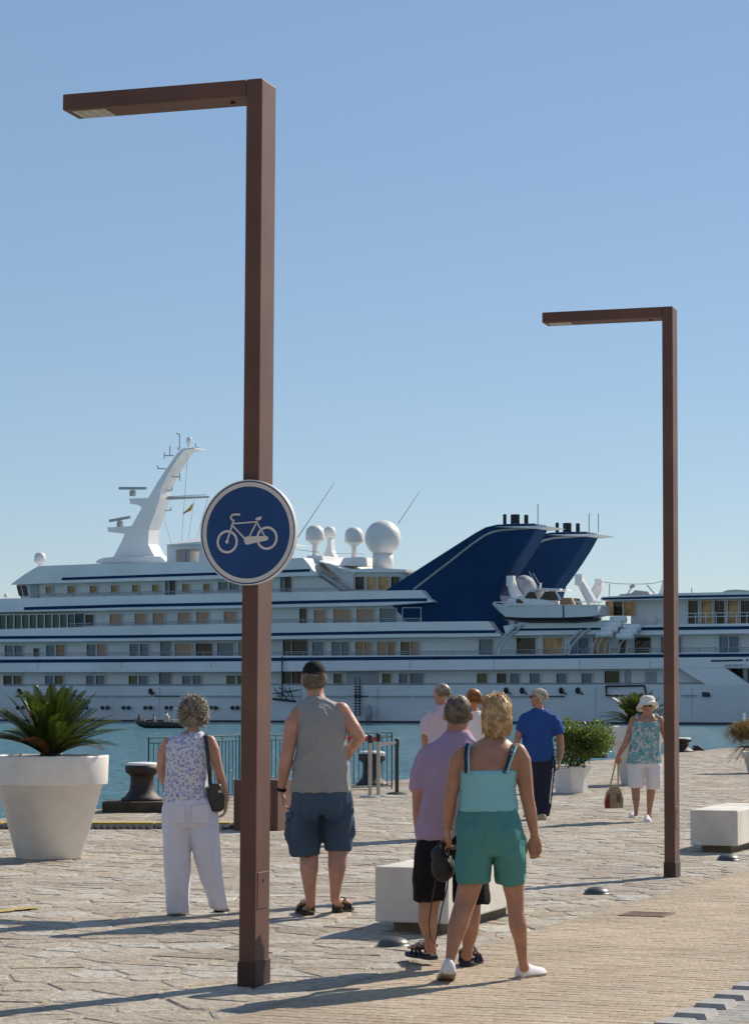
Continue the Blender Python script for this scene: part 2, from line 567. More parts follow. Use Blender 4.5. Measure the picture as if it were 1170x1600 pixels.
white_m = mat('yacht_white_paint', (0.8, 0.8, 0.79), 0.4, .04, .25, spec=.35, grime=.12)
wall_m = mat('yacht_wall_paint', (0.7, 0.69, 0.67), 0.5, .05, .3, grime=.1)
navy_m = mat('yacht_navy_paint', (0.012, 0.042, 0.112), 0.75, .15, .2, spec=.1)
boot_m = mat('boot_top_paint', (0.01, 0.016, 0.025), 0.5, .2, .5)
pipe_m = mat('exhaust_black', (0.012, 0.013, 0.015), 0.6, .2, 1)
steel_m = mat('grey_steel', (0.32, 0.34, 0.35), 0.4, .1, 2)
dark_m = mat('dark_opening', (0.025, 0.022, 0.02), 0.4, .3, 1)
frame_m = mat('window_frame_paint', (0.68, 0.69, 0.69), 0.45, .04, 1)
glass = {
 't': mat('tan_reflection_pane', (0.47, 0.28, 0.185), 0.25, .18, .35, spec=.25),  # reflection of warm sunlit facades put into the pane colour
 'o': mat('ochre_reflection_pane', (0.38, 0.23, 0.1), 0.25, .25, .5, spec=.25),  # the same reflected warmth, painted yellower
 'g': mat('grey_glass_pane', (0.15, 0.19, 0.21), 0.12, .35, .5, spec=.25),
 'd': mat('dark_glass_pane', (0.05, 0.035, 0.025), 0.1, .5, .6, spec=.25),
 'n': mat('green_glass_pane', (0.06, 0.1, 0.08), 0.1, .2, .4, spec=.25),
 'y': mat('olive_glass_pane', (0.13, 0.11, 0.05), 0.12, .3, .4, spec=.25),
 'b': mat('blue_glass_pane', (0.13, 0.19, 0.27), 0.1, .15, .4, spec=.25),
 'l': mat('warm_painted_light_pane', (0.5, 0.28, 0.12), 0.25, .6, .8, spec=.25),  # warm light painted into the colour, nothing shines behind it
}
yacht = empty('yacht', S(585, 1129), 'huge white motor yacht with navy stripes and twin navy funnels moored across the basin', 'yacht')

def lerp_poly(pts, x):
    for (x0, y0), (x1, y1) in zip(pts, pts[1:]):
        if x <= x1: return y0 + (y1 - y0) * (x - x0) / (x1 - x0)
    return pts[-1][1]

def slab(name, top, bot, o0, o1, material, **kw):
    poly = [S(x, y, o0) for x, y in top] + [S(x, y, o0) for x, y in reversed(bot)]
    m = M(); m.prism(poly, SB * (o1 - o0))
    return ob(name, m, material, yacht, **kw)

def strip(name, pts, th, o0, material, d=.12):
    top = [(x, y - th / 2) for x, y in pts]; bot = [(x, y + th / 2) for x, y in pts]
    return slab(name, top, bot, o0 - .03, o0 + d, material)

# hull: bow out of frame on the left, stern out of frame on the right
def hull_ring(x, ytop, fl):
    # section from near rail, down, far rail; half widths from fl (0..1)
    w0 = 8.5 - 8.5 * fl; w1 = 8.5 + 8.5 * fl
    wl0 = 8.5 - 8.0 * fl * .96; wl1 = 8.5 + 8.0 * fl * .96
    top = S(x, ytop, 0); foot = S(x, lerp_poly([(-900, 1115), (0, 1127), (1170, 1132.5), (1700, 1136)], x), 0)
    z0 = SEA - 1.5; zt = top.z
    base = V((foot.x, foot.y, 0))
    return [base + SB * w0 + V((0, 0, zt)), base + SB * (w0 + (wl0 - w0) * .7) + V((0, 0, SEA)), base + SB * (wl0 + .6) + V((0, 0, z0)),
            base + SB * (wl1 - .6) + V((0, 0, z0)), base + SB * (w1 + (wl1 - w1) * .7) + V((0, 0, SEA)), base + SB * w1 + V((0, 0, zt))]
m = M()
st = [(-700, 1012, .02), (-560, 1030, .3), (-400, 1048, .62), (-220, 1062, .88), (-60, 1070, .985), (8, 1072, 1), (300, 1072, 1), (640, 1070.5, 1), (1000, 1070, 1), (1118, 1069, 1), (1400, 1069, 1), (1600, 1070, .97)]
m.loft([hull_ring(*q) for q in st])
ob('hull', m, white_m, yacht)
# boot top line at the water
strip('boot_top', [(-60, 1126), (0, 1126), (585, 1128.6), (1170, 1131.3), (1400, 1133)], 4.6, 0, boot_m)
# rubbing strake: dark broken line
for (xa, xb) in [(24, 128), (133, 172), (176, 236), (240, 280), (284, 318), (322, 376), (430, 470), (500, 548), (552, 575), (580, 640), (644, 700), (704, 760), (766, 830), (834, 880), (944, 1010), (1064, 1087)]:
    ya = 1087.6 if xa < 500 else 1088 if xa < 900 else 1086.6
    strip('rubbing_strake', [(xa, ya), (xb, ya)], 1.7, 0, steel_m if xa % 3 else boot_m)
for x in list(range(160, 1, -33)) + [193, 227, 260, 294, 329, 363, 396]:
    for dx in (0, 8):
        c = S(x + dx, 1106, -.05)
        m = M(); m.tube([c + SB * -.04, c + SB * .12], .2, 10)
        ob('porthole', m, boot_m, yacht)
for x in (30, 235):
    c = S(x, 1080, -.1); m = M(); m.tube([c + V((0, 0, -.25)), c + V((0, 0, .25))], .17, 8); m.tube([c + SA * .15 + V((0, 0, -.32)), c + SA * .4 + V((0, 0, -.1))], .1, 6)
    ob('mooring_fitting', m, pipe_m, yacht)

# side plating right of the open deck, with the shelter-deck openings
slab('shell_plating', [(1060, 1043.5), (1131, 1042.8), (1172, 1070.6)], [(1060, 1043.9), (1104, 1070.6), (1172, 1070.7)], 0, .35, white_m)
m = M()
p0 = [S(1131, 1038, 0), S(1600, 1036, 0), S(1600, 1044, 0), S(1131, 1044, 0)]
m.prism(p0, SB * .35)
p1 = [S(1300, 1043.8, .01), S(1600, 1043.8, .01), S(1600, 1072, .01), S(1300, 1072, .01)]
m.prism(p1, SB * .35)
ob('stern_plating', m, white_m, yacht)
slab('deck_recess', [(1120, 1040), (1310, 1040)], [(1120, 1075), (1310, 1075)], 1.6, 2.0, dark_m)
for x in (1160, 1195, 1230):
    slab('frame_pillar', [(x, 1043), (x + 7, 1043)], [(x, 1072), (x + 7, 1072)], .7, 1.0, steel_m)
# illegible name on the shell: a row of small raised letters
x = 1110
while x < 1168:
    w = rnd(1.2, 2.4)
    if abs(x - 1161) > 2: slab('name_letter', [(x, 1031.2 - (x - 1110) * .02), (x + w, 1031.2 - (x - 1110) * .02)], [(x, 1034 - (x - 1110) * .02), (x + w, 1034 - (x - 1110) * .02)], -.05, .01, boot_m)
    x += w + .6

BANDS = [   # name, top line, bottom line, offset, depth
 ('deck_band', [(-260, 1030), (0, 1026.3), (200, 1025.3), (620, 1024), (800, 1023.6), (1000, 1020.5), (1600, 1017)], [(-260, 1053), (0, 1050.4), (380, 1049.7), (620, 1047.3), (800, 1046), (1062, 1044.4), (1131, 1043.6), (1600, 1041)], 0),
 ('deck_band', [(-160, 988), (0, 983.5), (110, 980.3), (200, 978.2), (380, 974.5), (620, 972), (762, 970.6), (772, 984), (781, 993.5)], [(-160, 1006), (0, 1003), (200, 1001.6), (380, 999.6), (620, 996), (781, 994.2)], 0),
 ('deck_band', [(-40, 937), (0, 935.5), (380, 927), (540, 924), (658, 922), (668, 935), (676, 939.6)], [(-40, 957.5), (0, 956.4), (380, 950), (600, 946.2), (676, 940.4)], .25),
 ('roof_band', [(18, 912.6), (38, 898), (60, 884.5), (150, 881), (320, 877.6), (474, 871.5), (484, 883), (494, 898)], [(18, 913.6), (60, 911.8), (320, 905.3), (494, 899.2)], .5),
]
for nm, t, b_, o in BANDS: slab(nm, t, b_, o, 17 - o, white_m)
strip('stripe', [(-250, 1037), (0, 1033.2), (200, 1032), (380, 1030.6), (620, 1028.6), (800, 1027.2), (1000, 1025), (1600, 1020)], 5.2, 0, navy_m)
strip('stripe', [(-150, 999), (0, 996.2), (200, 994.6), (380, 992), (620, 988), (774, 986.8)], 4.6, 0, navy_m)
strip('stripe', [(38, 951), (200, 946.4), (380, 943), (620, 937.6), (667, 937)], 4.8, .25, navy_m)
strip('stripe', [(97, 904.6), (200, 901), (340, 896.4), (484, 891)], 4.2, .5, navy_m)
# recessed deck house walls
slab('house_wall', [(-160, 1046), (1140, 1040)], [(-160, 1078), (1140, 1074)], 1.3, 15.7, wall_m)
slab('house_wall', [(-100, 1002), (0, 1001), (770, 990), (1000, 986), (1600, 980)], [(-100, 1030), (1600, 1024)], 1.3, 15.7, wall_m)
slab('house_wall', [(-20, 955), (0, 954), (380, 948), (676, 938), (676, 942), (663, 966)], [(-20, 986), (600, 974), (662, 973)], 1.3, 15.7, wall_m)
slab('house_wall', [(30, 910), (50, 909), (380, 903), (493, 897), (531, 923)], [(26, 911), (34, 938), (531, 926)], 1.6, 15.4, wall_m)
# bridge front glazing and the dark wing recess
slab('bridge_recess', [(48, 911.5), (60, 911)], [(48, 934), (60, 934)], 1.45, 1.62, steel_m)
for (a, b_) in ((26, 31), (34, 40)):
    slab('bridge_window', [(a, 915), (b_, 915)], [(a + 4, 931), (b_ + 4, 931)], 1.5, 1.62, glass['d'])

# handrails: thin lines above each band
def railing(pts, o, h=5.5, step=26):
    m = M()
    up = [(x, y - h) for x, y in pts]
    m.tube([S(x, y, o) for x, y in up], .045, 5)
    m.tube([S(x, y + h * .5, o) for x, y in up], .025, 4)
    x = pts[0][0]
    while x < pts[-1][0]:
        y = lerp_poly(pts, x); m.tube([S(x, y, o), S(x, y - h, o)], .03, 4); x += step
    ob('railing', m, steel_m, yacht)
railing([(62, 934), (380, 927), (530, 924.4)], .4)
railing([(110, 980), (200, 978), (380, 974.3), (660, 971.6)], .15)
railing([(-20, 1026.6), (200, 1025), (620, 1023.7), (770, 1023.3)], .15)
railing([(780, 1023.2), (1000, 1020), (1250, 1018.7)], .15, 7)
railing([(8, 1072), (300, 1071.6), (640, 1070.3), (1104, 1069.6)], .15, 2.2, 60)

# windows
def window(x0, x1, y0, y1, k, off, fr=1.0, skew=0.0):
    q = [(x0, y0), (x1, y0), (x1, y1), (x0, y1)]
    o_ = [(x0 - fr, y0 - fr), (x1 + fr, y0 - fr), (x1 + fr, y1 + fr * .6), (x0 - fr, y1 + fr * .6)]
    sk = lambda p: (p[0] + skew * (p[1] - y0) / (y1 - y0), p[1])
    m = M()
    a = [S(*p, off - .16) for p in o_]; b_ = [S(*p, off - .16) for p in q]; c = [S(*p, off + .04) for p in o_]; e = [S(*p, off + .04) for p in q]
    f = []
    for i in range(4):
        j = (i + 1) % 4
        f += [(i, j, 4 + j, 4 + i), (8 + i, 8 + j, j, i), (4 + i, 4 + j, 12 + j, 12 + i)]
    m.add(a + b_ + c + e, [tuple(reversed(t)) for t in f])
    w = ob('window', m, frame_m, yacht, origin=a[3])
    m = M(); m.prism([S(*p, off - .02) for p in q], SB * .06)
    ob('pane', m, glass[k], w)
    return w
A_, B_, C_, D_ = 1.6, 1.3, 1.3, 1.3
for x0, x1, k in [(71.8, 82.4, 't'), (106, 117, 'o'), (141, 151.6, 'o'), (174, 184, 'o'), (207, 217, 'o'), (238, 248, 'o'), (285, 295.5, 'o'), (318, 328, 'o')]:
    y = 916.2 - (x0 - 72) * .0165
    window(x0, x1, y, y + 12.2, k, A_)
window(341, 356.5, 909, 923, 'g', A_); window(358.5, 374, 908.7, 923, 'g', A_)
for x0, x1 in ((265.5, 274), (445, 455)):
    y = 907.5 - (x0 - 265) * .035
    window(x0, x1, y, y + 23, 'd', A_, .4)
    window(x0 - 7, x0 - 1.2, y, y + 23, 'g', A_, .3)
for i in range(-2, 9):
    a = 10.5 + i * 11.9
    window(a + .8, a + 11, 961 - a * .012, 983 - a * .025, 'n', .35, .7)
window(110.5, 131, 959, 977, 'g', B_, .4)
window(134, 147, 960.5, 976.5, 'd', B_)
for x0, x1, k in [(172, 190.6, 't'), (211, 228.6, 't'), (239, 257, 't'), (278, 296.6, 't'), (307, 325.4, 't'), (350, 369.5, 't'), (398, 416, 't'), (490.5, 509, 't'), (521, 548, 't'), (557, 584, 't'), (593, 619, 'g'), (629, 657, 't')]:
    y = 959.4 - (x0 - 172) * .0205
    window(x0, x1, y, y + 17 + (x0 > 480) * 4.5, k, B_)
window(468, 479, 951, 973.5, 'd', B_, .5)
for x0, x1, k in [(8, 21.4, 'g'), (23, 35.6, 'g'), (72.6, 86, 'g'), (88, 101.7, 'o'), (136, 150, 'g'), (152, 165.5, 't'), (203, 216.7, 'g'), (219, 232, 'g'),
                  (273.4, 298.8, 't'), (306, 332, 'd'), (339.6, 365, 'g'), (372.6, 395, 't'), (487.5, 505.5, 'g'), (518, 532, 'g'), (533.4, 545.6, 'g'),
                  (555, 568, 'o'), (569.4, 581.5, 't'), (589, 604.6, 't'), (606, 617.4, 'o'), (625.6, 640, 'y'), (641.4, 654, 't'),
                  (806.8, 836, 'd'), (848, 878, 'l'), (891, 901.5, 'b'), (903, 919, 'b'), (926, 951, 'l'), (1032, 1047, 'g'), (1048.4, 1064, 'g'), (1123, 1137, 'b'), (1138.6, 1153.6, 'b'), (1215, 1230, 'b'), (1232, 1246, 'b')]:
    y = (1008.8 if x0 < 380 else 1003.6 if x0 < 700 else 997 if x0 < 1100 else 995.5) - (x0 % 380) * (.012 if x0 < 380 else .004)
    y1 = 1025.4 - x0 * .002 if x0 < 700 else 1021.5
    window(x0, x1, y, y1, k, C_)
for x0, x1, y0, y1 in ((53, 61, 1013, 1027.5), (442, 455, 1000.5, 1024.3), (456.4, 480.7, 1000.5, 1024.3), (967, 977, 997, 1022), (991, 1016, 996, 1020)):
    window(x0, x1, y0, y1, 'd', C_, .4)
window(251, 266, 1003.5, 1025, 'g', C_, .2); window(748, 769, 999, 1022.5, 'g', C_, .5)  # recesses in the wall, their dimness put into a grey pane
for x0, x1, k in [(6, 19, 'd'), (22, 34.7, 'y'), (71, 83.8, 'b'), (86, 99, 'y'), (135, 148, 'g'), (150, 163.8, 'g'), (201.5, 215, 'y'), (217, 231, 'g'), (285, 298, 'g'), (301.5, 314.6, 'g'), (354, 368, 'y'), (371, 385, 'y'),
                  (521, 534, 'y'), (597, 610.6, 'y'), (623, 637, 'g'), (745, 760.7, 'y'), (776, 790.6, 'd'), (796.7, 811, 'g'), (827, 843, 'g'), (869, 884.5, 'g'), (908, 924.5, 'g')]:
    window(x0, x1, 1055.6 if x0 < 420 else 1052.2, 1070.7 if x0 < 420 else 1069.6, k, D_)
for x0, x1 in ((442, 455), (456.4, 471), (944, 967)):
    window(x0, x1, 1048.6, 1069.6, 'd', D_, .4)
for x0, x1 in ((249, 266.7), (641, 660.7)): window(x0, x1, 1052, 1070, 'g', D_, .2)  # lower deck recesses, dimness painted as grey panes
slab('door_panel', [(541, 1050), (591, 1049.7)], [(541, 1069.6), (591, 1069.4)], 1.24, 1.4, steel_m)
slab('door_panel', [(975, 1047.8), (985, 1047.8)], [(975, 1069.4), (985, 1069.4)], 1.24, 1.4, steel_m)
slab('door_panel', [(1007, 1049.8), (1025, 1049.8)], [(1007, 1067.4), (1025, 1067.4)], 1.24, 1.4, steel_m)

# aft sun deck: roof, wall, big windows, lower band
slab('aft_roof', [(938, 932.4), (1060, 926.6), (1600, 916)], [(938, 938.2), (1060, 936), (1600, 928)], .4, 16.6, white_m)
strip('stripe', [(940, 935.6), (1060, 932.4), (1170, 930.6), (1600, 923)], 3.4, .4, navy_m)
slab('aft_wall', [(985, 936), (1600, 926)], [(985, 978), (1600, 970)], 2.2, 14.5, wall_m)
slab('deck_band', [(985, 977), (1060, 975.4), (1600, 968)], [(985, 992.4), (1170, 989.6), (1600, 984)], 0.0, 17, white_m)
strip('stripe', [(998, 982.6), (1170, 980.6), (1600, 974)], 5, 0.0, navy_m)
slab('deck_band', [(786, 978), (812, 974), (950, 972)], [(790, 993), (985, 990)], 0.05, 16.9, white_m)
strip('stripe', [(800, 984), (985, 982)], 3.6, .05, navy_m)
for a, b_, k in [(946, 957, 'l'), (958, 972, 'd'), (974, 992, 'l')]:
    window(a, b_, 940, 962, k, 2.2)
for a, b_ in [(1074.6, 1089.6), (1095, 1111.5), (1115.6, 1131), (1136, 1152.6), (1156.7, 1172), (1177, 1193), (1198, 1214)]:
    w = window(a, b_, 938.4, 974.6, 'l' if a in (1095, 1136, 1177) else 'd', 2.2, 1.2)
m = M()
for yy in (958.6, 964):
    m.tube([S(1068, yy, .3), S(1260, yy - 3, .3)], .035, 5)
for x in range(1070, 1262, 16): m.tube([S(x, 958.6, .3), S(x, 976, .3)], .035, 5)
ob('railing', m, frame_m, yacht)
c = S(1017, 969, 2.0); m = M(); m.tube([c, c + SB * .2], .5, 14); m.tube([c - SB * .08, c + SB * .05], .3, 12)
ob('life_ring_housing', m, frame_m, yacht)

# roof clutter over the aft deck
m = M()
m.prism([S(x, y, 3) for x, y in [(965, 932), (968, 928.5), (985, 927), (992, 922), (1012, 924.5), (1016, 931)]], SB * 2.2)
m.tube([S(980, 928, 3), S(988, 915, 3)], .06, 5); m.tube([S(984, 918, 3), S(991, 914, 3)], .16, 6)
ob('roof_equipment', m, steel_m, yacht)
m = M(); m.prism([S(x, y, 4) for x, y in [(1027, 931), (1031, 920), (1034, 908), (1040, 905), (1046, 931)]], SB * 1.5)
ob('roof_mast', m, white_m, yacht)
m = M(); m.prism([S(x, y, 4) for x, y in [(1125, 926), (1135, 922), (1150, 921), (1170, 922.5), (1180, 925)]], SB * 5)
ob('roof_canopy', m, steel_m, yacht)
m = M()
pts = [S(940, 909, 2)] + [S(x, 910.5 + 2.2 * math.sin((x - 940) / 100 * math.pi), 2) for x in range(960, 1040, 20)] + [S(1040, 906, 2)]
m.tube(pts, .03, 4); m.tube([S(952, 912, 2), S(951, 932, 2)], .05, 5); m.tube([S(1010, 914, 2), S(1022, 928, 2)], .06, 5); m.tube([S(1080, 918, 2), S(1080, 926, 2)], .05, 5)
ob('rigging', m, steel_m, yacht)

# plate joints
for x in (60, 190, 330, 500, 640, 771, 905, 1015):
    m = M(); m.tube([S(x, 1031.5, -.005), S(x, 1044.5, -.005)], .025, 4); ob('plate_joint', m, steel_m, yacht)
for x in (100, 250, 470, 590, 690, 850, 930, 1080):
    m = M(); m.tube([S(x, 1074, -.005), S(x, 1122, -.005)], .022, 4); ob('plate_joint', m, steel_m, yacht)
# funnels
def funnel(o0, shift):
    P = [(594, 927), (660, 884), (740, 833), (757, 823.6), (775, 819.4), (800, 818), (836, 817.6), (838, 824), (826, 846), (812, 868), (797, 890), (785, 906), (779, 930), (790, 960), (800, 990), (650, 990)]
    poly = [S(x, y, 1.2) + SB * (o0 - 1.2) + SA * shift for x, y in P]
    m = M(); m.prism(poly, SB * 2.9)
    f = ob('funnel', m, navy_m, yacht, bevel=.25, bseg=2)
    L = [(646, 921), (702, 878), (734, 852.5), (756, 837), (768, 831.6), (781, 828.5), (810, 826), (839, 824)]
    m = M(); m.tube([S(x, y, 1.15) + SB * (o0 - 1.2) + SA * shift for x, y in L], .11, 6)
    ob('edge_trim', m, steel_m, f)
    m = M()
    q = [S(x, y, 1.2) + SB * (o0 - 1.2) + SA * shift for x, y in [(775, 823.5), (839, 822), (862, 823.2), (839, 826)]]
    m.prism([p - SB * .4 for p in q], SB * 3.7)
    ob('top_fin', m, white_m, f)
    for x0, x1, y0 in ((785.5, 791, 803.5), (797.5, 811.5, 804), (818.5, 825, 804.5)):
        a = S((x0 + x1) / 2, y0, 2.2) + SB * (o0 - 1.2) + SA * shift; b_ = S((x0 + x1) / 2, 819, 2.2) + SB * (o0 - 1.2) + SA * shift
        m = M(); m.tube([a, b_], (x1 - x0) / 2 / 16.9, 12)
        ob('exhaust_pipe', m, pipe_m, f)
    m = M()
    for x in ((840,) if o0 < 5 else (840, 855)):
        m.tube([S(x, 788, 2) + SB * (o0 - 1.2) + SA * shift, S(x, 820, 2) + SB * (o0 - 1.2) + SA * shift], .05, 5)
    ob('whip_aerial', m, steel_m, f)
funnel(1.2, 0)
funnel(13.4, .15)

# mast
def prismp(name, pts, o, d, material, **kw):
    m = M(); m.prism([S(x, y, o) for x, y in pts], SB * d); return ob(name, m, material, yacht, **kw)
MO = 7.2
mast = prismp('mast', [(177, 871), (191, 845), (195, 834), (169, 831), (168, 824), (206, 822), (222, 793), (216, 789), (204, 787), (202, 779), (232, 778), (246, 754), (260, 733), (277, 708.5), (285, 701), (304, 699), (304, 701.5), (288, 703.5), (278, 716), (262, 742), (252, 765), (250, 778), (243, 800), (233, 826), (232, 850), (238, 862), (244, 871)], MO, 2.0, white_m)
prismp('mast_base', [(147, 880), (152, 874), (163, 870.5), (250, 868.5), (262, 880)], MO - 1, 5, white_m, bevel=.2)
def scanner(x, y, w, tilt):
    m = M(); m.tube([S(x, y + 12, MO + 1), S(x, y + 4, MO + 1)], .35, 10)
    m.tube([S(x, y + 8, MO + 1), S(x, y + 3, MO + 1)], .24, 10)
    r = ob('radar_scanner', m, steel_m, mast)
    m = M(); a, b_ = S(x - w, y + tilt, MO + 1), S(x + w, y - tilt, MO + 1)
    m.box((a + b_) / 2, (b_ - a) / 2, SB * .15, V((0, 0, .13)))
    ob('scanner_bar', m, steel_m, r)
scanner(208, 763, 21, 0); scanner(188, 811, 16, 3)
m = M()
m.tube([S(261, 779, MO + 1), S(327, 776.5, MO + 1)], [.16, .1], 6)
m.tube([S(262, 776, MO + 1), S(322, 773, MO + 1)], .03, 4)
for x, y, x2, y2 in ((272, 712, 257, 712), (257, 707, 257, 717), (266, 711, 266, 697), (260, 733, 247, 731.5), (247, 733, 246, 727), (266, 745, 281, 745), (281, 739, 281, 751), (258, 766, 269, 766), (269.5, 766, 269.5, 761), (258, 798, 267, 797), (267.5, 798, 267.5, 792), (281, 702, 281, 679), (281, 679, 276, 677), (304, 700, 311, 699.5), (306, 700, 306, 693), (279, 704, 278, 699)):
    m.tube([S(x, y, MO + 1), S(x2, y2, MO + 1)], .06, 5)
ob('aerial_arms', m, steel_m, mast)
m = M()
m.ell(S(296, 688.5, MO + 1), .3, .3, .42, 12, 8); m.tube([S(296, 692, MO + 1), S(296, 699, MO + 1)], [.22, .12], 8)
ob('mast_dome', m, white_m, mast)
m = M()
for x, y, x2, y2 in ((294, 703, 283, 860), (304, 780, 291, 862), (258, 815, 268, 850), (325, 778, 305, 850)):
    m.tube([S(x, y, MO + 1), S(x2, y2, MO + 1)], .02, 4)
ob('rigging', m, steel_m, mast)
# courtesy flag
m = M()
fp = [(302, 786), (300, 794), (298.5, 798), (293, 800), (286, 803.5), (285.5, 802), (291, 797.5), (296, 793), (299, 789)]
m.prism([S(x, y, MO + 1) for x, y in fp], SB * .06)
props(ob('flag', m, mat('red_yellow_flag', (0.32, 0.02, 0.015), .8, color2=(0.5, 0.28, 0.02), scale=1.2), origin=S(302, 786, MO + 1)), 'small red and yellow flag fluttering from a halyard beside the yacht mast', 'flag')

# bridge deck pavilion right of the mast
prismp('pavilion', [(261, 880), (261, 851), (300, 849.5), (340, 848), (340, 856), (275, 859), (275, 880)], 3.5, 6, white_m)
prismp('pavilion', [(310, 880), (312, 858), (345, 857), (430, 872), (430, 878)], 3.5, 6, white_m)
m = M(); m.prism([S(x, y, 2.9) for x, y in [(258, 851), (340, 844), (345, 848), (345, 850)]], SB * 7)
apex = S(345, 832, 6.5)
q = [S(259, 850.5, 2.9), S(430, 847, 2.9), S(430, 847, 2.9) + SB * 7.2, S(259, 850.5, 2.9) + SB * 7.2]
m.add(q + [apex], [(0, 1, 4), (1, 2, 4), (2, 3, 4), (3, 0, 4)])
ob('pavilion_roof', m, white_m, yacht)
m = M(); m.tube([S(290, 858, 3.6), S(290, 880, 3.6)], .22, 6); m.tube([S(295, 858, 3.6), S(295, 880, 3.6)], .08, 5)
ob('pavilion_post', m, steel_m, yacht)

# satellite domes
def dome(x, y, r, ybase, o, pr=.25, big=False):
    m = M(); c = S(x, y, o); rr = r / 16.9; b_ = S(x, ybase, o)
    if big:
        m.ell(c, rr, rr, rr, 24, 14); m.lathe((c.x, c.y, 0), [(rr * .58, b_.z), (rr * .56, c.z - rr * .8)], 20)
    else:
        m.lathe((c.x, c.y, 0), [(pr, b_.z), (pr, c.z - rr * 1.15), (rr * .8, c.z - rr * .75), (rr, c.z - rr * .6), (rr, c.z + rr * .15), (rr * .87, c.z + rr * .6), (rr * .5, c.z + rr * .93), (.05, c.z + rr * 1.02)], 20)
    ob('satellite_dome', m, dome_m, yacht, smooth=True)
dome_m = mat('dome_white', (0.74, 0.72, 0.69), .45, .04, 1)
dome(598, 841, 29, 890, 5, big=True)
dome(492, 835, 15, 880, 3.5); dome(553, 838, 15, 884, 4.5); dome(515, 832, 10, 870, 9)
dome(63, 872, 10, 884, 3, .15)
dome(10, 931, 4, 936.5, 2, .08)
prismp('dome_plinth', [(477, 880), (480, 868), (503, 868), (506, 880)], 2.8, 3, white_m)
prismp('dome_plinth', [(530, 884), (536, 872), (563, 870), (568, 884)], 3.5, 3, white_m)
prismp('mast_fin', [(504, 874), (510, 856), (514, 842), (517, 842), (518, 860), (524, 874)], 8.6, .8, white_m)
# upper house with sloping awning, stairs
slab('upper_house_roof', [(536, 890), (590, 887.6), (634, 890)], [(536, 894), (634, 894)], 2.0, 14, white_m)
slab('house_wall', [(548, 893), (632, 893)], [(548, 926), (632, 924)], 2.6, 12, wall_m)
for a, b_ in ((555, 569), (573, 588.5), (591.5, 607), (611, 624)):
    window(a, b_, 901, 921.5, 'd' if a < 570 else 'l' if a < 605 else 'd', 2.6, .8)
m = M()
m.prism([S(x, y, 2.4) for x, y in [(501, 877), (553, 895), (551, 921), (543, 921), (527, 899)]], SB * .3)
ob('awning_side', m, wall_m, yacht)
m = M()
q = [S(499, 876, 2.0), S(554, 894.5, 2.0), S(578, 887, 9.5), S(536, 871, 9.5)]
m.prism(q, V((0, 0, -.12)))
ob('awning', m, mat('white_canvas', (0.78, 0.77, 0.74), .8, .05, 1), yacht)
m = M()
m.prism([S(x, y, .7) for x, y in [(472, 880), (476, 880), (497, 897.5), (491, 897.5)]], SB * 1.2)
ob('sloping_cap', m, white_m, yacht)
m = M()
for o in (1.2, 2.3): m.box((S(482, 884, o) + S(540, 921, o)) / 2, (S(540, 921, o) - S(482, 884, o)) / 2, SB * .05, V((0, 0, .16)))
for i in range(13):
    t = i / 12; p = S(482, 884, 1.2).lerp(S(540, 921, 1.2), t)
    m.box(p + SB * .55, SA * .14, SB * .5, V((0, 0, .03)))
ob('stair', m, steel_m, yacht)
m = M()
for yy in (6, 3): m.tube([S(486, 884 - yy, 1.2), S(544, 921 - yy, 1.2)], .03, 4)
for i in range(9):
    x = 486 + 7.2 * i; y = 884 + 4.6 * i; m.tube([S(x, y, 1.2), S(x, y - 6, 1.2)], .025, 4)
ob('stair_rail', m, steel_m, yacht)
m = M(); m.tube([S(465, 840, 3), S(522, 755, 3)], [.05, .02], 5); ob('whip_aerial', m, steel_m, yacht)
m = M(); m.tube([S(622, 818, 9), S(656, 767, 9)], [.05, .02], 5); ob('whip_aerial', m, steel_m, yacht)
m = M(); m.tube([S(464, 859, 3), S(500, 863, 3)], .025, 4); ob('guard_wire', m, steel_m, yacht)
m = M(); m.tube([S(505, 864, 9), S(570, 866, 9)], .025, 4); ob('guard_wire', m, steel_m, yacht)

# boarding ladder, fender, mooring gear on the hull
m = M()
for x in (555.5, 562): m.tube([S(x, 1058, -.15), S(x, 1119, -.15)], .05, 5)
for i in range(11): m.tube([S(553.5, 1073 + i * 4.4, -.15), S(564, 1073 + i * 4.4, -.15)], .05, 5)
ob('boarding_ladder', m, pipe_m, yacht)
m = M(); c = S(576, 1115, -.5); m.lathe((c.x, c.y, c.z), [(.06, -.75), (.3, -.55), (.34, 0), (.3, .55), (.07, .8)], 12); m.tube([c + V((0, 0, .8)), S(576, 1101, 0)], .03, 4)
ob('fender', m, steel_m, yacht, smooth=True)
m = M()
m.tube([S(441, 1026, -.2), S(441, 1090, -.6)], .07, 5)
for i in range(7): m.tube([S(428 + i * 4, 1074 + (i % 2) * 7, -.4), S(440 + i * 3, 1093 - (i % 3) * 6, -.5)], .045, 4)
m.tube([S(426, 1092, -.6), S(462, 1096, -.6)], .11, 6); m.tube([S(426, 1084, -.5), S(468, 1078, -.5)], .05, 5)
ob('boom_gear', m, pipe_m, yacht)
for x0, x1 in ((946, 1006),):
    m = M()
    for a, b_ in (((x0, 1072.5), (x0 + 1.5, 1087)), ((x0, 1072.5), (x1, 1071.5)), ((x1, 1071.5), (x1 + 3, 1086)), ((x0 + 1.5, 1087), (x1 - 20, 1087))): m.tube([S(*a, -.1), S(*b_, -.1)], .08, 5)
    ob('side_door_frame', m, pipe_m, yacht)
prismp('hull_fitting', [(1096, 1081.5), (1106, 1081.5), (1108.5, 1088.5), (1096, 1088.5)], -.08, .2, boot_m)
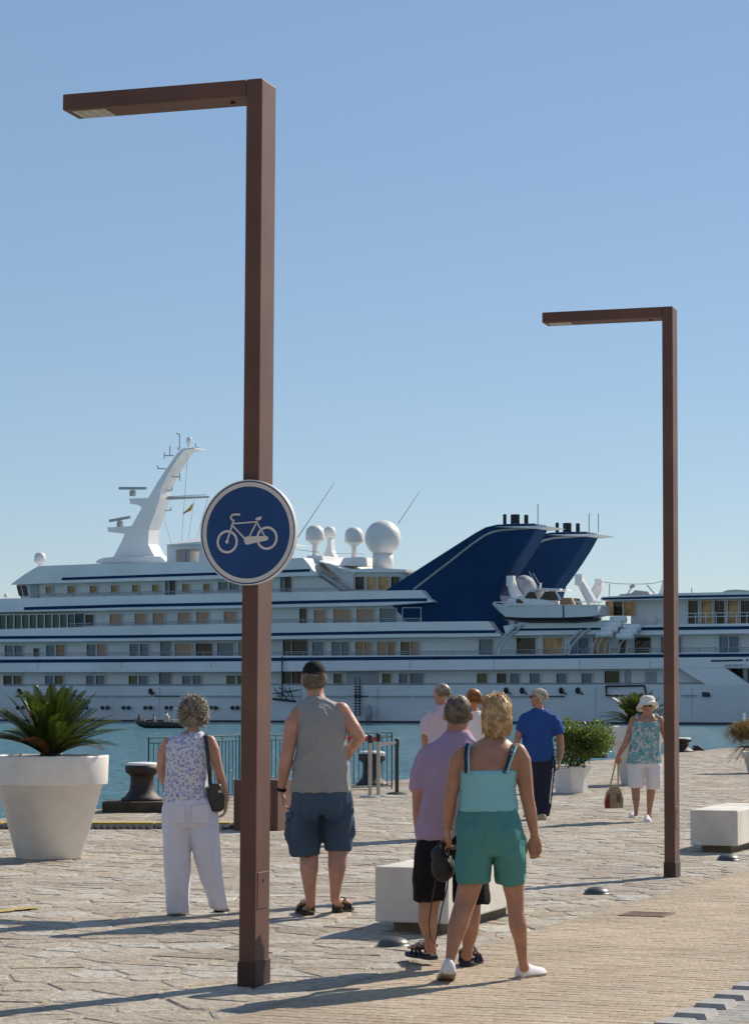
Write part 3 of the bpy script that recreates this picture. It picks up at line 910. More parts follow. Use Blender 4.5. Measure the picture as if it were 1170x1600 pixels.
for x in (815, 876, 902, 790): 
    m = M(); c = S(x, 1079, -.1); m.ell(c, .22, .22, .3, 8, 6); m.tube([c, c + SA * .5 + V((0, 0, -.35))], .06, 4)
    ob('fairlead', m, pipe_m, yacht)

# davit frames curving up the side
davit_m = mat('davit_grey_paint', (0.5, 0.53, 0.55), .5, .06, 1)
def davit(xs):
    for pts in xs:
        m = M(); m.tube([S(x, y, -.1) for x, y in pts], .12 if pts[0][0] < 920 else .075, 6); ob('davit_frame', m, davit_m, yacht)
davit([[(773, 1023), (776, 1010), (785, 997), (806, 978)], [(780, 1023), (783, 1010), (793, 997), (816, 977)], [(882, 1024), (884, 1010), (893, 998), (908, 984)], [(888, 1024), (891, 1012), (902, 998), (921, 982)]])
davit([[(x, 1020), (x + 1.5, 1008), (x + 8, 996), (x + 14, 990)] for x in (925, 933, 944, 952)] + [[(966, 1020), (969, 1006), (980, 994)], [(977, 1020), (980, 1008), (992, 996)]])
def arm(name, pts, r, o):
    m = M(); m.tube([S(x, y, o) for x, y in pts], r, 8); 
    x, y = pts[-1]; m.box(S(x, y, o), SA * r[-1] * .85, SB * r[-1] * .8, V((0, 0, r[-1] * 1.25))); m.box(S(x + 3, y + 5, o), SA * r[-1] * .5, SB * r[-1] * 1.3, V((0, 0, r[-1] * .6)))
    m.tube([S(x, y + 2, o), S(x + 1, y + 16, o)], .05, 4)
    ob(name, m, white_m, yacht)
arm('davit_arm', [(810, 940), (802, 922), (798, 908)], [.6, .48, .38], .9)
arm('davit_arm', [(925, 942), (914, 922), (905, 906)], [.5, .45, .4], 1.3)
arm('davit_arm', [(922, 942), (929, 926), (936, 913)], [.45, .42, .4], 5)
prismp('cradle', [(806, 974), (812, 971), (945, 969), (945, 974)], .2, 2.5, white_m)

# ---- tender carried on the davits
tender = empty('tender_boat', S(860, 966, 1), 'white cabin tender with dark underside hung in davits below the navy funnels', 'boat')
def tend(name, pts, o, d, material, par=None, **kw):
    m = M(); m.prism([S(x, y, o) for x, y in pts], SB * d); return ob(name, m, material, par or tender, **kw)
TO = -1.6
def t_ring(x, yg, yc, yk, hb, hc):
    g, c, k = S(x, yg, TO + 1.6), S(x, yc, TO + 1.6), S(x, yk, TO + 1.6)
    return [g - SB * hb, c - SB * hc, k - SB * .1, k + SB * .1, c + SB * hc, g + SB * hb]
m = M()
m.loft([t_ring(770, 942, 943.5, 944.5, .1, .06), t_ring(780, 944.4, 953, 956, .6, .3), t_ring(795, 945.5, 964.5, 966, 1.2, .9), t_ring(830, 946, 965.8, 967, 1.55, 1.3), t_ring(890, 946.5, 965.6, 967, 1.6, 1.4), t_ring(930, 946.6, 964, 965.5, 1.55, 1.4), t_ring(943, 945.5, 961, 962, 1.5, 1.35)])
ob('hull', m, mat('tender_white', (0.7, 0.72, 0.72), .35, .05, .6), tender)
m = M()
m.loft([t_ring(790, 964, 968, 969.5, 1.0, .6), t_ring(830, 966, 971, 973.5, 1.25, .8), t_ring(900, 966, 971, 973.5, 1.35, .9), t_ring(932, 965, 969, 970.5, 1.3, .9)])
ob('antifouling', m, boot_m, tender)
tend('rubbing_strip', [(776, 944.5), (944, 945), (944, 946.6), (776, 946)], TO - .03, .2, frame_m)
cab = tend('cabin', [(790, 946), (794, 936), (808, 932.5), (818, 930), (826, 921.5), (833, 921.5), (842, 936), (862, 938), (865, 946)], TO + .5, 2.3, white_m)
tend('roof', [(824, 921.8), (826, 919.6), (852, 918.8), (874, 919.6), (875, 922), (850, 922.6)], TO + .3, 2.7, white_m)
for p in ([(819, 933.5), (825.5, 925), (834, 925), (839.5, 935.5), (822, 935)], [(843, 936), (849, 926.5), (858, 923.4), (866, 923.6), (873, 936.5), (862, 938.5)], [(806, 942), (806, 936.5), (811, 936), (817, 941), (817, 942.5)]):
    w = tend('cabin_window', p, TO + .44, .12, glass['d'])
tend('roof_pillar', [(866, 923), (868, 923), (876, 937), (873, 937)], TO + .45, .15, white_m)
tend('cockpit_seat', [(874, 946), (874, 934), (892, 934), (897, 945)], TO + .6, 2.0, mat('tan_upholstery', (0.35, 0.2, 0.11), .7, .2, 2))
tend('windscreen_coaming', [(856, 946), (860, 939), (864, 941), (866, 946)], TO + .4, 2.2, white_m)
m = M()
m.tube([S(843, 919, 0), S(845, 911, 0)], .09, 6); m.tube([S(840, 918, .5), S(826, 893, .5)], .025, 4); m.tube([S(846, 918, .5), S(832, 895, .5)], .025, 4)
m.tube([S(800, 945, TO), S(800, 941, TO)], .03, 4); m.tube([S(771, 941, TO + .6), S(797, 941, TO + .3)], .05, 5); m.tube([S(893, 940, TO + .2), S(940, 941, TO + .2)], .05, 5)
for x in (905, 920, 935): m.tube([S(x, 945, TO + .2), S(x, 940.5, TO + .2)], .035, 4)
ob('rails_and_aerials', m, frame_m, tender)
m = M(); m.ell(S(818, 920, 2.4), 1.15, 1.15, 1.25, 16, 9)
ob('canopy_cover', m, mat('grey_mesh_cover', (0.3, 0.32, 0.33), .7, .3, 2), tender, smooth=True)
m = M(); m.tube([S(879.5, 946, TO - .05), S(880, 968, TO + .2)], .06, 5); ob('lashing', m, boot_m, tender)

# ---- liferaft canisters on their racks
can_m = mat('canister_white', (0.74, 0.75, 0.75), .4, .05, 1)
words = ['topmost of the left rack', 'second from the top of the left rack', 'third from the top of the left rack', 'lowest of the left rack', 'topmost of the right rack', 'middle one of the right rack', 'lowest of the right rack']
raft_mesh = None
for i, (x0, x1, y0, y1, o) in enumerate([(953, 978, 962, 971, -.2), (945, 970, 970, 978, -.5), (940, 964, 977, 986, -.8), (931.5, 956.5, 984.5, 997, -1.1), (975, 1000, 974, 982.6, -.4), (970, 993.5, 981, 989, -.75), (964, 987.5, 988, 1001, -1.1)]):
    y1 = y0 + 12.5
    c = S((x0 + x1) / 2, (y0 + y1) / 2, o)
    if raft_mesh is None:
        mm_ = M(); L = .76; r = .3
        mm_.tube([c + SA * t for t in (-L, -L + .04, L - .04, L)], [r * .72, r, r, r * .72], 14)
        raft_mesh = mm_.mesh('canister', c, True)
        mb_ = M()
        for t in (-.35, .35): mb_.tube([c + SA * (t - .012), c + SA * (t + .012)], r * 1.01, 14)
        band_mesh = mb_.mesh('strap', c, True)
    e = empty('liferaft_canister', c, 'white liferaft canister on the yacht side, ' + words[i], 'liferaft', 'liferaft canisters racked on the yacht side')
    ob('canister', raft_mesh, can_m, e, origin=c); ob('strap', band_mesh, steel_m, e, origin=c)

# ---- rigid inflatable with people
RB = 1137.5
rc = G(252, RB, SEA); RY = rc.y
def Q(px, py, dy=0): return D(px, py, RY + dy)
rib = empty('inflatable_boat', rc, 'dark grey inflatable boat crossing the water below the yacht portholes', 'boat')
tub_m = mat('rib_dark_rubber', (0.02, 0.022, 0.028), .5, .2, 1)
m = M()
for s_ in (-1, 1):
    m.tube([Q(213, 1126, 0), Q(218, 1129.5, s_ * .5), Q(228, 1131.8, s_ * .85), Q(250, 1133, s_ * .95), Q(286, 1133.2, s_ * .95), Q(291, 1133, s_ * .9)], [.16, .22, .25, .26, .26, .12], 10)
ob('buoyancy_tube', m, tub_m, rib, smooth=True)
m = M(); m.loft([[Q(216, 1131, -.05), Q(216, 1134, 0), Q(216, 1131, .05)], [Q(232, 1134, -.7), Q(232, 1139.5, 0), Q(232, 1134, .7)], [Q(287, 1134.5, -.85), Q(287, 1140, 0), Q(287, 1134.5, .85)]])
ob('hull', m, tub_m, rib)
m = M(); m.prism([Q(x, y, -.3) for x, y in [(255, 1132), (257, 1120), (260, 1116), (264, 1120), (266, 1132)]], V((0, .6, 0))); m.prism([Q(x, y, -.4) for x, y in [(268, 1132), (269, 1124), (282, 1125), (283, 1132)]], V((0, .8, 0)))
ob('console', m, mat('console_cream', (0.6, 0.55, 0.42), .5, .1, 2), rib)
m = M(); m.tube([Q(272, 1131, -.5), Q(273, 1108, -.5)], .03, 5); m.tube([Q(283, 1131, -.5), Q(283, 1108, -.5)], .03, 5); m.box(Q(279, 1107, -.2), (.42, 0, 0), (0, .4, 0), (0, 0, .05))
ob('roll_bar', m, frame_m, rib)
m = M(); m.prism([Q(x, y, -.2) for x, y in [(287, 1136), (285, 1126), (291, 1125), (293, 1134)]], V((0, .4, 0))); ob('outboard_motor', m, pipe_m, rib)
skin_far = mat('skin_tanned_far', (0.42, 0.2, 0.12), .6, .1, 3)
def rider(x, yseat, ytop, label, shirt, lean=0):
    p = Q(x, yseat); e = empty('person', p, label, 'person', 'people riding in the inflatable boat')
    m = M(); s_ = (p - Q(x, ytop)).length / .88
    h = lambda a, b_, c: p + V((a, b_, c)) * s_
    m.tube([h(0, 0, .05), h(lean * .5, 0, .3), h(lean, 0, .52)], [.16 * s_, .15 * s_, .17 * s_], 10, round_end=True)
    m.tube([h(lean, 0, .5), h(lean, 0, .66)], .06 * s_, 8)
    m.ell(h(lean, 0, .76), .085 * s_, .1 * s_, .12 * s_)
    for q in (-1, 1):
        m.tube([h(lean, q * .19, .5), h(lean + .12, q * .22, .28), h(lean + .3, q * .15, .22)], [.055 * s_, .045 * s_, .035 * s_], 8, round_end=True)
        m.tube([h(0, q * .1, .06), h(.38, q * .12, .1), h(.42, q * .12, -.25)], [.09 * s_, .07 * s_, .05 * s_], 8, round_end=True)
    fuse('body', m, .03, skin_far, e, 2)
    m = M(); m.ell(h(lean - .02, 0, .8), .09 * s_, .105 * s_, .1 * s_); ob('hair', m, pipe_m, e, smooth=True)
    if shirt:
        m = M(); m.tube([h(0, 0, .03), h(lean * .5, 0, .3), h(lean, 0, .55)], [.18 * s_, .18 * s_, .185 * s_], 12, round_end=True); fuse('shirt', m, .03, shirt, e, 2)
rider(218, 1128, 1115.5, 'dark clothed person at the bow of the inflatable boat', pipe_m)
rider(226, 1130, 1121, 'bare shouldered person low in the inflatable boat behind the bow', None)
rider(241, 1131, 1116.5, 'bare chested person in the middle of the inflatable boat', None)
rider(262, 1126, 1112, 'white shirted person at the console of the inflatable boat', frame_m, -.1)

# ------------------------------------------------------------------ waterfront added unseen behind the viewpoint for warm fill light and pane reflections
fac_m = mat('sunlit_render', (0.62, 0.5, 0.37), .9, .1, .1)
fwin_m = mat('facade_window', (0.05, 0.05, 0.05), .2, .3, .2)
x = -150
rb = random.Random(5)
while x < 150:
    w = rb.uniform(18, 34); h = rb.uniform(16, 24); y = -62 + rb.uniform(-4, 4)
    m = M(); m.bx(x + .3, x + w - .3, y - 14, y, -.2, h); m.bx(x, x + w, y - 14.2, y + .6, h, h + .7)
    b0 = ob('waterfront_fill_building', m, fac_m, kind='structure', origin=(x + w / 2, y - 7, 0))
    m = M()
    z = 1.0
    while z < h - 3:
        k = x + 1.6
        while k < x + w - 2.4: m.bx(k, k + 1.3, y - .1, y + .06, z, z + 2.0); k += 3.3
        z += 3.4
    ob('window', m, fwin_m, b0, kind='stuff')
    x += w + rb.choice((0, 0, 5))
# ------------------------------------------------------------------ street lamps, sign, planters, benches, bollards ...
LEAN = V((0.0047, 0, 1))
def corten(name, c, c2):
    return mat(name, c, .55, color2=c2, scale=2.2, bump=.04, bscale=70, spec=.35, detail=8)
rust_m = corten('brown_corten_steel', (0.095, 0.046, 0.034), (0.145, 0.073, 0.054))
base_m = corten('dirty_corten_steel', (0.035, 0.022, 0.018), (0.075, 0.038, 0.028))
led_m = mat('lamp_glass', (0.55, 0.53, 0.46), .3, .08, 20, spec=.6)
bolt_m = mat('dark_bolt', (0.03, 0.025, 0.022), .5, .1, 30)

LTH = R(17.5)
LA = V((-math.cos(LTH), math.sin(LTH), 0))      # arm direction
LN = V((math.sin(LTH), math.cos(LTH), 0))       # away from the viewer, across the flat bar
def lamp(px, py, H, L, label):
    c = G(px, py)                                # near corner between the two visible faces
    W, DP = .095, .23
    root = empty('street_lamp', c, label, 'street lamp', 'brown right-angled street lamps along the promenade')
    def pt(a, n, z): return c + LA * a + LN * n + LEAN * z
    def bar(m, a0, a1, n0, n1, z0, z1):
        p = [pt(a, n, z) for z in (z0, z1) for n in (n0, n1) for a in (a0, a1)]
        f = [(0, 2, 3, 1), (4, 5, 7, 6), (0, 1, 5, 4), (2, 6, 7, 3), (0, 4, 6, 2), (1, 3, 7, 5)]
        m.add(p, f)
    m = M(); bar(m, 0, W, 0, DP, .0, H); ob('post', m, rust_m, root, bevel=.006)
    m = M(); bar(m, W + .001, L, 0.0008, DP - .0008, H - .095, H - .0005); a_ = ob('arm', m, rust_m, root, bevel=.006)
    m = M(); bar(m, L - .25, L - .05, .035, DP - .035, H - .101, H - .0945); lp = ob('lamp_panel', m, led_m, a_)
    m = M()
    for k in range(3):
        for j in range(2): bar(m, L - .235 + k * .062, L - .235 + k * .062 + .045, .05 + j * .075, .05 + j * .075 + .055, H - .1025, H - .1008)
    ob('led_module', m, mat('led_grey', (0.35, 0.34, 0.3), .3, .1, 20), lp)
    m = M(); q = pt(.22, DP * .5, H - .095); m.tube([q, q - V((0, 0, .012))], .014, 8); ob('bolt', m, bolt_m, a_)
    m = M()
    bar(m, -.006, W + .006, -.006, DP + .006, -.03, .135)
    ob('base_sleeve', m, base_m, root, bevel=.004)
    m = M(); bar(m, -.0035, .001, .03, DP - .03, .42, .62); hc = ob('access_hatch', m, rust_m, root, bevel=.0015, bseg=1)
    m = M(); q = pt(-.0035, DP * .5, .575); m.tube([q, q - LA * .004], .009, 8); ob('lock', m, bolt_m, hc)
    return c
c1 = lamp(398, 1543, 5.055, 1.225, 'near tall brown street lamp carrying the round bicycle sign')
c2 = lamp(1054, 1372, 5.07, 1.195, 'farther brown street lamp rising beside the woman in the white hat')

# ---- round bicycle sign on the near lamp
SG = D(388, 832, c1.y - .045)
sth = R(23)
sn = V((-math.sin(sth), -math.cos(sth), 0)); sx = V((math.cos(sth), -math.sin(sth), 0)); sz = V((0, 0, 1))
SR = .292
blue_m = mat('sign_blue', (0.004, 0.05, 0.18), .35, .12, 5, spec=.3)
swhite_m = mat('sign_white', (0.62, 0.6, 0.57), .4, .05, 6, spec=.3)
srim_m = mat('sign_rim_metal', (0.7, 0.7, 0.69), .3, .05, 6)
sign = empty('bicycle_sign', SG, 'round blue sign with white bicycle fixed to the near brown lamp post', 'road sign')
def sp(u, v, d=0): return SG + sx * (u * SR) + sz * (v * SR) + sn * d
def disc(r, d0, d1, n=64):
    m = M(); m.loft([[sp(r * math.cos(-2 * math.pi * k / n), r * math.sin(-2 * math.pi * k / n), d) for k in range(n)] for d in (d1, d0)]); return m
def ring(r0, r1, d0, d1, n=64, cu=0, cv=0, fu=1):
    m = M(); vs_, f = [], []
    for k in range(n):
        a = 2 * math.pi * k / n
        for r, d in ((r0, d0), (r1, d0), (r1, d1), (r0, d1)): vs_.append(sp(cu + r * math.cos(a) * fu, cv + r * math.sin(a), d))
    for k in range(n):
        j = (k + 1) % n
        for i in range(4): f.append((k * 4 + i, j * 4 + i, j * 4 + (i + 1) % 4, k * 4 + (i + 1) % 4))
    m.add(vs_, f); return m
ob('face', disc(.985, 0, .004), blue_m, sign)
ob('rim', ring(.982, 1.0, -.022, .009), srim_m, sign)
ob('border', ring(.875, .955, .0035, .0052), swhite_m, sign)
em = empty('bicycle_symbol', SG); em.parent = sign; em.location = (0, 0, 0)
def e2(x, y): return ((x - 585) / 485 * .955, -(y - 665) / 540 * .975)
def stroke(pts, w):
    m = M(); q = [e2(*p) for p in pts]; w = w / 500 * .96 / 2
    L, Rr = [], []
    for i, p in enumerate(q):
        a = q[max(i - 1, 0)]; b_ = q[min(i + 1, len(q) - 1)]
        t = V((b_[0] - a[0], b_[1] - a[1])).normalized(); nn = V((-t.y, t.x))
        L.append((p[0] + nn.x * w, p[1] + nn.y * w)); Rr.append((p[0] - nn.x * w, p[1] - nn.y * w))
    for i in range(len(q) - 1):
        m.prism([sp(*L[i], .0055), sp(*L[i + 1], .0055), sp(*Rr[i + 1], .0055), sp(*Rr[i], .0055)], -sn * .0015)
    return m
def emb(nm, m): 
    o = ob(nm, m, swhite_m, sign); o.parent = em; return o
emb('wheel', ring(.178, .222, .0038, .0055, 40, *e2(365, 757))); emb('wheel', ring(.178, .222, .0038, .0055, 40, *e2(788, 730)))
emb('fork', stroke([(432, 535), (362, 757)], 17)); emb('down_tube', stroke([(422, 590), (552, 728)], 15)); emb('top_tube', stroke([(432, 568), (684, 556)], 13))
emb('seat_tube', stroke([(600, 712), (688, 545)], 14)); emb('seat_stay', stroke([(680, 560), (768, 716)], 14))
emb('handlebar', stroke([(502, 475), (440, 471), (415, 477), (402, 495), (406, 515), (420, 530), (438, 536), (430, 552)], 18))
def epoly(pts):
    m = M(); m.prism([sp(*e2(*p), .0056) for p in pts], -sn * .0015); return m
emb('saddle', epoly([(663, 524), (690, 509), (726, 500), (734, 512), (720, 536), (692, 541), (668, 536)]))
emb('chain_guard', epoly([(543, 728), (560, 712), (578, 707), (782, 707), (798, 716), (803, 732), (798, 748), (782, 756), (660, 776), (585, 793), (562, 788), (549, 766)]))
emb('hub', epoly([(362 + 18 * math.cos(a * .785), 757 + 20 * math.sin(a * .785)) for a in range(8)]))
m = M(); q = sp(.28, 0, -.02)
m.box(sp(.15, .25, -.035), sx * .09, sn * .012, sz * .02); m.box(sp(.15, -.45, -.035), sx * .09, sn * .012, sz * .02)
ob('bracket', m, srim_m, sign)

# ---- planters
pot_m = mat('cream_pot', (0.8, 0.77, 0.73), .5, .04, 3.5, bump=.05, bscale=60, spec=.3, grime=.16)
soil_m = mat('dark_soil', (0.05, 0.035, 0.02), .95, .3, 20, .6, 60)
def planter(c, rb, rt, h, band, label, group=None, n=48):
    e = empty('planter_pot', c, label, 'planter', group)
    m = M(); rw = rb + (rt * .9 - rb) * 1.0
    m.lathe(c, [(rb * .96, 0), (rb, .015), (rt * .9, h - band), (rt * .93, h - band + .004)], n, True)
    ob('body', m, pot_m, e, smooth=False, bevel=0).data.shade_smooth()
    m = M()
    m.lathe(c, [(rt * .91, h - band), (rt * .975, h - band), (rt * .985, h - band + .012), (rt, h - .02), (rt * .995, h), (rt * .94, h), (rt * .93, h - .02), (rt * .915, h - .12)], n, False)
    o = ob('rim', m, pot_m, e); o.data.shade_smooth()
    m = M(); m.lathe(c, [(rt * .92, h - .1), (rt * .5, h - .07), (.02, h - .06)], n, True)
    ob('soil', m, soil_m, e, smooth=True)
    return e
frond_m = bpy.data.materials.new('cycad_leaf'); frond_m.use_nodes = True
n, l = frond_m.node_tree.nodes, frond_m.node_tree.links
b = n['Principled BSDF']; b.inputs['Roughness'].default_value = .32; b.inputs['Specular IOR Level'].default_value = .5
oi = n.new('ShaderNodeObjectInfo'); rp = n.new('ShaderNodeValToRGB')
rp.color_ramp.elements[0].color = (0.02, 0.04, 0.006, 1); rp.color_ramp.elements[1].color = (0.05, 0.072, 0.013, 1)
l.new(oi.outputs['Random'], rp.inputs['Fac']); l.new(rp.outputs['Color'], b.inputs['Base Color'])
tr = n.new('ShaderNodeBsdfTranslucent'); tr.inputs['Color'].default_value = (0.1, 0.16, 0.02, 1)
mx = n.new('ShaderNodeMixShader'); mx.inputs[0].default_value = .18
l.new(b.outputs[0], mx.inputs[1]); l.new(tr.outputs[0], mx.inputs[2]); l.new(mx.outputs[0], n['Material Output'].inputs['Surface'])
trunk_m = mat('cycad_trunk', (0.03, 0.022, 0.014), .9, .4, 20, .8, 40)
dry_m = mat('dry_frond', (0.16, 0.07, 0.02), .8, .3, 6)

def frond_mesh(L, droop, rng):
    m = M()
    N = 44
    P = []
    for i in range(N + 1):
        t = i / N
        P.append(V((L * t * (1 - .1 * droop * t), 0, L * (.22 * t * (1 - t) - droop * .5 * t ** 2.2))))
    m.tube(P[::3], [.009 * (1 - .75 * k / 14) for k in range(len(P[::3]))], 4)
    for i in range(3, N):
        t = i / N
        tang = (P[i + 1] - P[i - 1]).normalized()
        up = V((0, 1, 0)).cross(tang) * -1
        if up.z < 0: up = -up
        ll = L * .2 * (math.sin(math.pi * min(1, .12 + t * .9)) ** .55) * rng.uniform(.9, 1.08)
        for s_ in (-1, 1):
            d = (tang * (.75 + .5 * t) + V((0, s_, 0)) * .95 + up * (.42 + rng.uniform(-.08, .08))).normalized()
            w = .0056 + .002 * rng.random()
            side = d.cross(up).normalized() * w
            a = P[i]; mid = a + d * ll * .55; e_ = a + d * ll + up * -.012
            m.add([a - side * .6, a + side * .6, mid + side, mid - side, e_], [(0, 1, 2, 3), (3, 2, 4)])
    return m.mesh('frond')
frng = random.Random(21)
FRONDS = [frond_mesh(.8, d, frng) for d in (-.1, .0, .12, .32)]
def cycad(c, scale, nf, label, rng, dry=True):
    e = empty('cycad', c, label, 'palm', 'cycads in the white planters')
    m = M(); m.lathe(c + V((0, 0, -.12)), [(.1, 0), (.13, .08), (.12, .2), (.07, .28)], 14)
    ob('trunk', m, trunk_m, e)
    for i in range(nf):
        k = i / nf
        el = R(rng.uniform(64, 82) - 58 * k ** 1.25 + rng.uniform(-6, 6))
        az = i * 2.39996 + rng.uniform(-.25, .25)
        me = FRONDS[min(3, int(k * 3.2 + rng.random() * .8))]
        o = bpy.data.objects.new('frond', me); col.objects.link(o)
        isdry = dry and k > .97
        if not me.materials: me.materials.append(frond_m)
        o.parent = e
        o.location = V((math.cos(az) * .05, math.sin(az) * .05, .1))
        s_ = scale * rng.uniform(.85, 1.08) * (1 - .12 * (1 - k))
        o.scale = (s_, s_, s_)
        o.rotation_euler = (rng.uniform(-.25, .25), -el, az)
        if isdry:
            me2 = me.copy(); me2.materials.clear(); me2.materials.append(dry_m); o.data = me2
    return e
pc = G(77.5, 1341)
k = pc.y / FPX
planter(pc, 51 * k, 90.5 * k, 159 * k, 45 * k, 'large cream round planter standing left near the water with a bushy cycad', 'tall cream planter pots')
cycad(pc + V((0, 0, 159 * k - .1)), .97, 72, 'bushy dark green cycad growing in the large cream planter at left', random.Random(3))
pc = G(995, 1226)
k = pc.y / FPX
planter(pc, 25 * k, 43 * k, 90.5 * k, 24 * k, 'tall white planter partly hidden behind the woman in the hat', 'tall cream planter pots')
cycad(pc + V((0, 0, 90.5 * k - .08)), .9, 60, 'dark cycad behind the woman in the hat and the farther lamp', random.Random(8), False)

def leaf_bush(name, c, rx, ry, rz, n, ls, m_, parent, rng, spiky=0.0, lift=0.0):
    m = M()
    lobes = [(V((rng.uniform(-.55, .55) * rx, rng.uniform(-.55, .55) * ry, rng.uniform(-.3, .75) * rz)), rng.uniform(.3, .55)) for _ in range(13)]
    for i in range(n):
        lc, lr = rng.choice(lobes)
        d = V((rng.gauss(0, 1), rng.gauss(0, 1), rng.gauss(0, 1))).normalized()
        p = c + lc + V((d.x * rx, d.y * ry, d.z * rz)) * lr * rng.uniform(.55, 1.1)
        ax = (d * .6 + V((rng.gauss(0, .6), rng.gauss(0, .6), rng.gauss(0, .6) + .3 + lift))).normalized()
        s_ = ax.cross(V((rng.gauss(0, 1), rng.gauss(0, 1), rng.gauss(0, 1)))).normalized()
        L = ls * rng.uniform(.7, 1.3); w = L * (.3 if not spiky else .05)
        q = ax.cross(s_) * L * .12
        m.add([p, p + ax * L * .5 + s_ * w + q, p + ax * L, p + ax * L * .5 - s_ * w + q], [(0, 1, 2, 3)])
    return ob(name, m, m_, parent)
def leafmat(nm, c1, c2, tcol):
    m = mat(nm, c1, .45, color2=c2, scale=5)
    n, l = m.node_tree.nodes, m.node_tree.links
    tr = n.new('ShaderNodeBsdfTranslucent'); tr.inputs['Color'].default_value = (*tcol, 1)
    mx = n.new('ShaderNodeMixShader'); mx.inputs[0].default_value = .35
    l.new(n['Principled BSDF'].outputs[0], mx.inputs[1]); l.new(tr.outputs[0], mx.inputs[2]); l.new(mx.outputs[0], n['Material Output'].inputs['Surface'])
    return m
shrub_m = leafmat('shrub_leaf', (0.05, 0.085, 0.015), (0.12, 0.17, 0.035), (0.2, 0.28, 0.05))
heath_m = leafmat('reddish_heath', (0.13, 0.055, 0.025), (0.17, 0.13, 0.035), (0.25, 0.16, 0.05))
twig_m = mat('twig', (0.09, 0.06, 0.035), .9, .3, 10)

pc = G(892, 1238.5); k = pc.y / FPX
e = empty('planter_pot', pc, 'low white faceted planter holding a round green shrub', 'planter')
m = M()
def octr(r, z, kk=.42):
    q = []
    for a in range(8):
        an = math.pi / 8 + a * math.pi / 4 + .3
        q.append(pc + V((r * math.cos(an) / math.cos(math.pi / 8), r * math.sin(an) / math.cos(math.pi / 8), z)))
    return q
hh = 38 * k
m.loft([octr(22.5 * k, 0), octr(28.5 * k, hh), octr(30 * k, hh + .004), octr(30 * k, hh + .035), octr(26 * k, hh + .035), octr(25 * k, hh - .04)])
ob('body', m, pot_m, e, bevel=.01)
m = M(); m.loft([octr(24 * k, hh - .03), octr(10 * k, hh + .01)]); ob('soil', m, soil_m, e)
bc = pc + V((20 * k, 0, hh + .27))
e = empty('shrub', pc + V((0, 0, hh)), 'round sunlit green shrub overhanging the low white planter', 'shrub')
leaf_bush('foliage', bc, .54, .47, .46, 6800, .052, shrub_m, e, random.Random(4))
m = M()
for i in range(9):
    a = i * .7; m.tube([pc + V((.03 * math.cos(a), .03 * math.sin(a), hh - .02)), bc + V((.18 * math.cos(a), .18 * math.sin(a), -.05)), bc + V((.33 * math.cos(a), .3 * math.sin(a), .2))], [.014, .009, .004], 5)
ob('stem', m, twig_m, e)

pc = G(1190, 1208); k = pc.y / FPX
planter(pc, 22 * k, 32 * k, 33 * k, 7 * k, 'small white planter with reddish plant at the right edge', None)
e = empty('heath_plant', pc + V((0, 0, 33 * k)), 'reddish olive wispy plant spilling over the small white planter', 'plant')
leaf_bush('foliage', pc + V((-8 * k, 0, 33 * k + .26)), .66, .5, .36, 9000, .085, heath_m, e, random.Random(6), .5, .3)
m = M(); rg = random.Random(2)
for i in range(46):
    a = rg.uniform(2.2, 4.2); r = rg.uniform(.35, .75)
    p = pc + V((0, 0, 33 * k)); m.tube([p, p + V((r * .6 * math.cos(a), r * .6 * math.sin(a), .12)), p + V((r * math.cos(a), r * math.sin(a), -rg.uniform(-.1, .28)))], .003, 4)
ob('stem', m, twig_m, e)

# ---- benches
bench_m = mat('bench_white_concrete', (0.68, 0.65, 0.58), .7, .05, 5, bump=.12, bscale=70, spec=.25, grime=.2)
plinth_m = mat('bench_plinth', (0.16, 0.14, 0.11), .9, .2, 5)
BTH = R(20); BX = V((math.cos(BTH), -math.sin(BTH), 0)); BY = V((math.sin(BTH), math.cos(BTH), 0))
def bench(px, py, W, L, H, label):
    c = G(px, py)        # bottom near corner between the end face and the long side, at ground
    e = empty('bench', c, label, 'bench', 'white block benches on the promenade')
    m = M(); m.box(c - BX * W / 2 + BY * L / 2 + V((0, 0, .075 + H / 2)), BX * W / 2, BY * L / 2, V((0, 0, H / 2)))
    ob('seat_block', m, bench_m, e, bevel=.012)
    m = M(); m.box(c - BX * W / 2 + BY * L / 2 + V((0, 0, .04)), BX * (W / 2 - .09), BY * (L / 2 - .13), V((0, 0, .05)))
    ob('plinth', m, plinth_m, e)
bench(700, 1462, .52, 1.75, .37, 'white block bench behind the couple walking on the paving')
bench(1152, 1334, .49, 1.8, .36, 'white block bench at the right edge beyond the far lamp')

# ---- stainless domes in the paving
dome_steel = mat('dull_dome_steel', (0.1, 0.1, 0.095), .42, .2, 9, metal=.5)
for px, py, r, lb in ((615, 1478, 25, 'dull metal dome in the paving beside the walking man in lilac'), (932, 1397, 20, 'dull metal dome in the paving left of the farther lamp'), (1137, 1344, 17, 'dull metal dome in the paving in front of the right bench')):
    c = G(px, py); rr = r * c.y / FPX
    m = M(); m.lathe(c, [(rr * 1.06, -.01), (rr * 1.06, .006), (rr, .008)] + [(rr * math.cos(a), .008 + rr * .5 * math.sin(a)) for a in (.25, .5, .75, 1.0, 1.25, 1.45)], 28)
    props(ob('ground_dome', m, dome_steel, origin=c, smooth=True), lb, 'light', 'metal domes set in the paving')

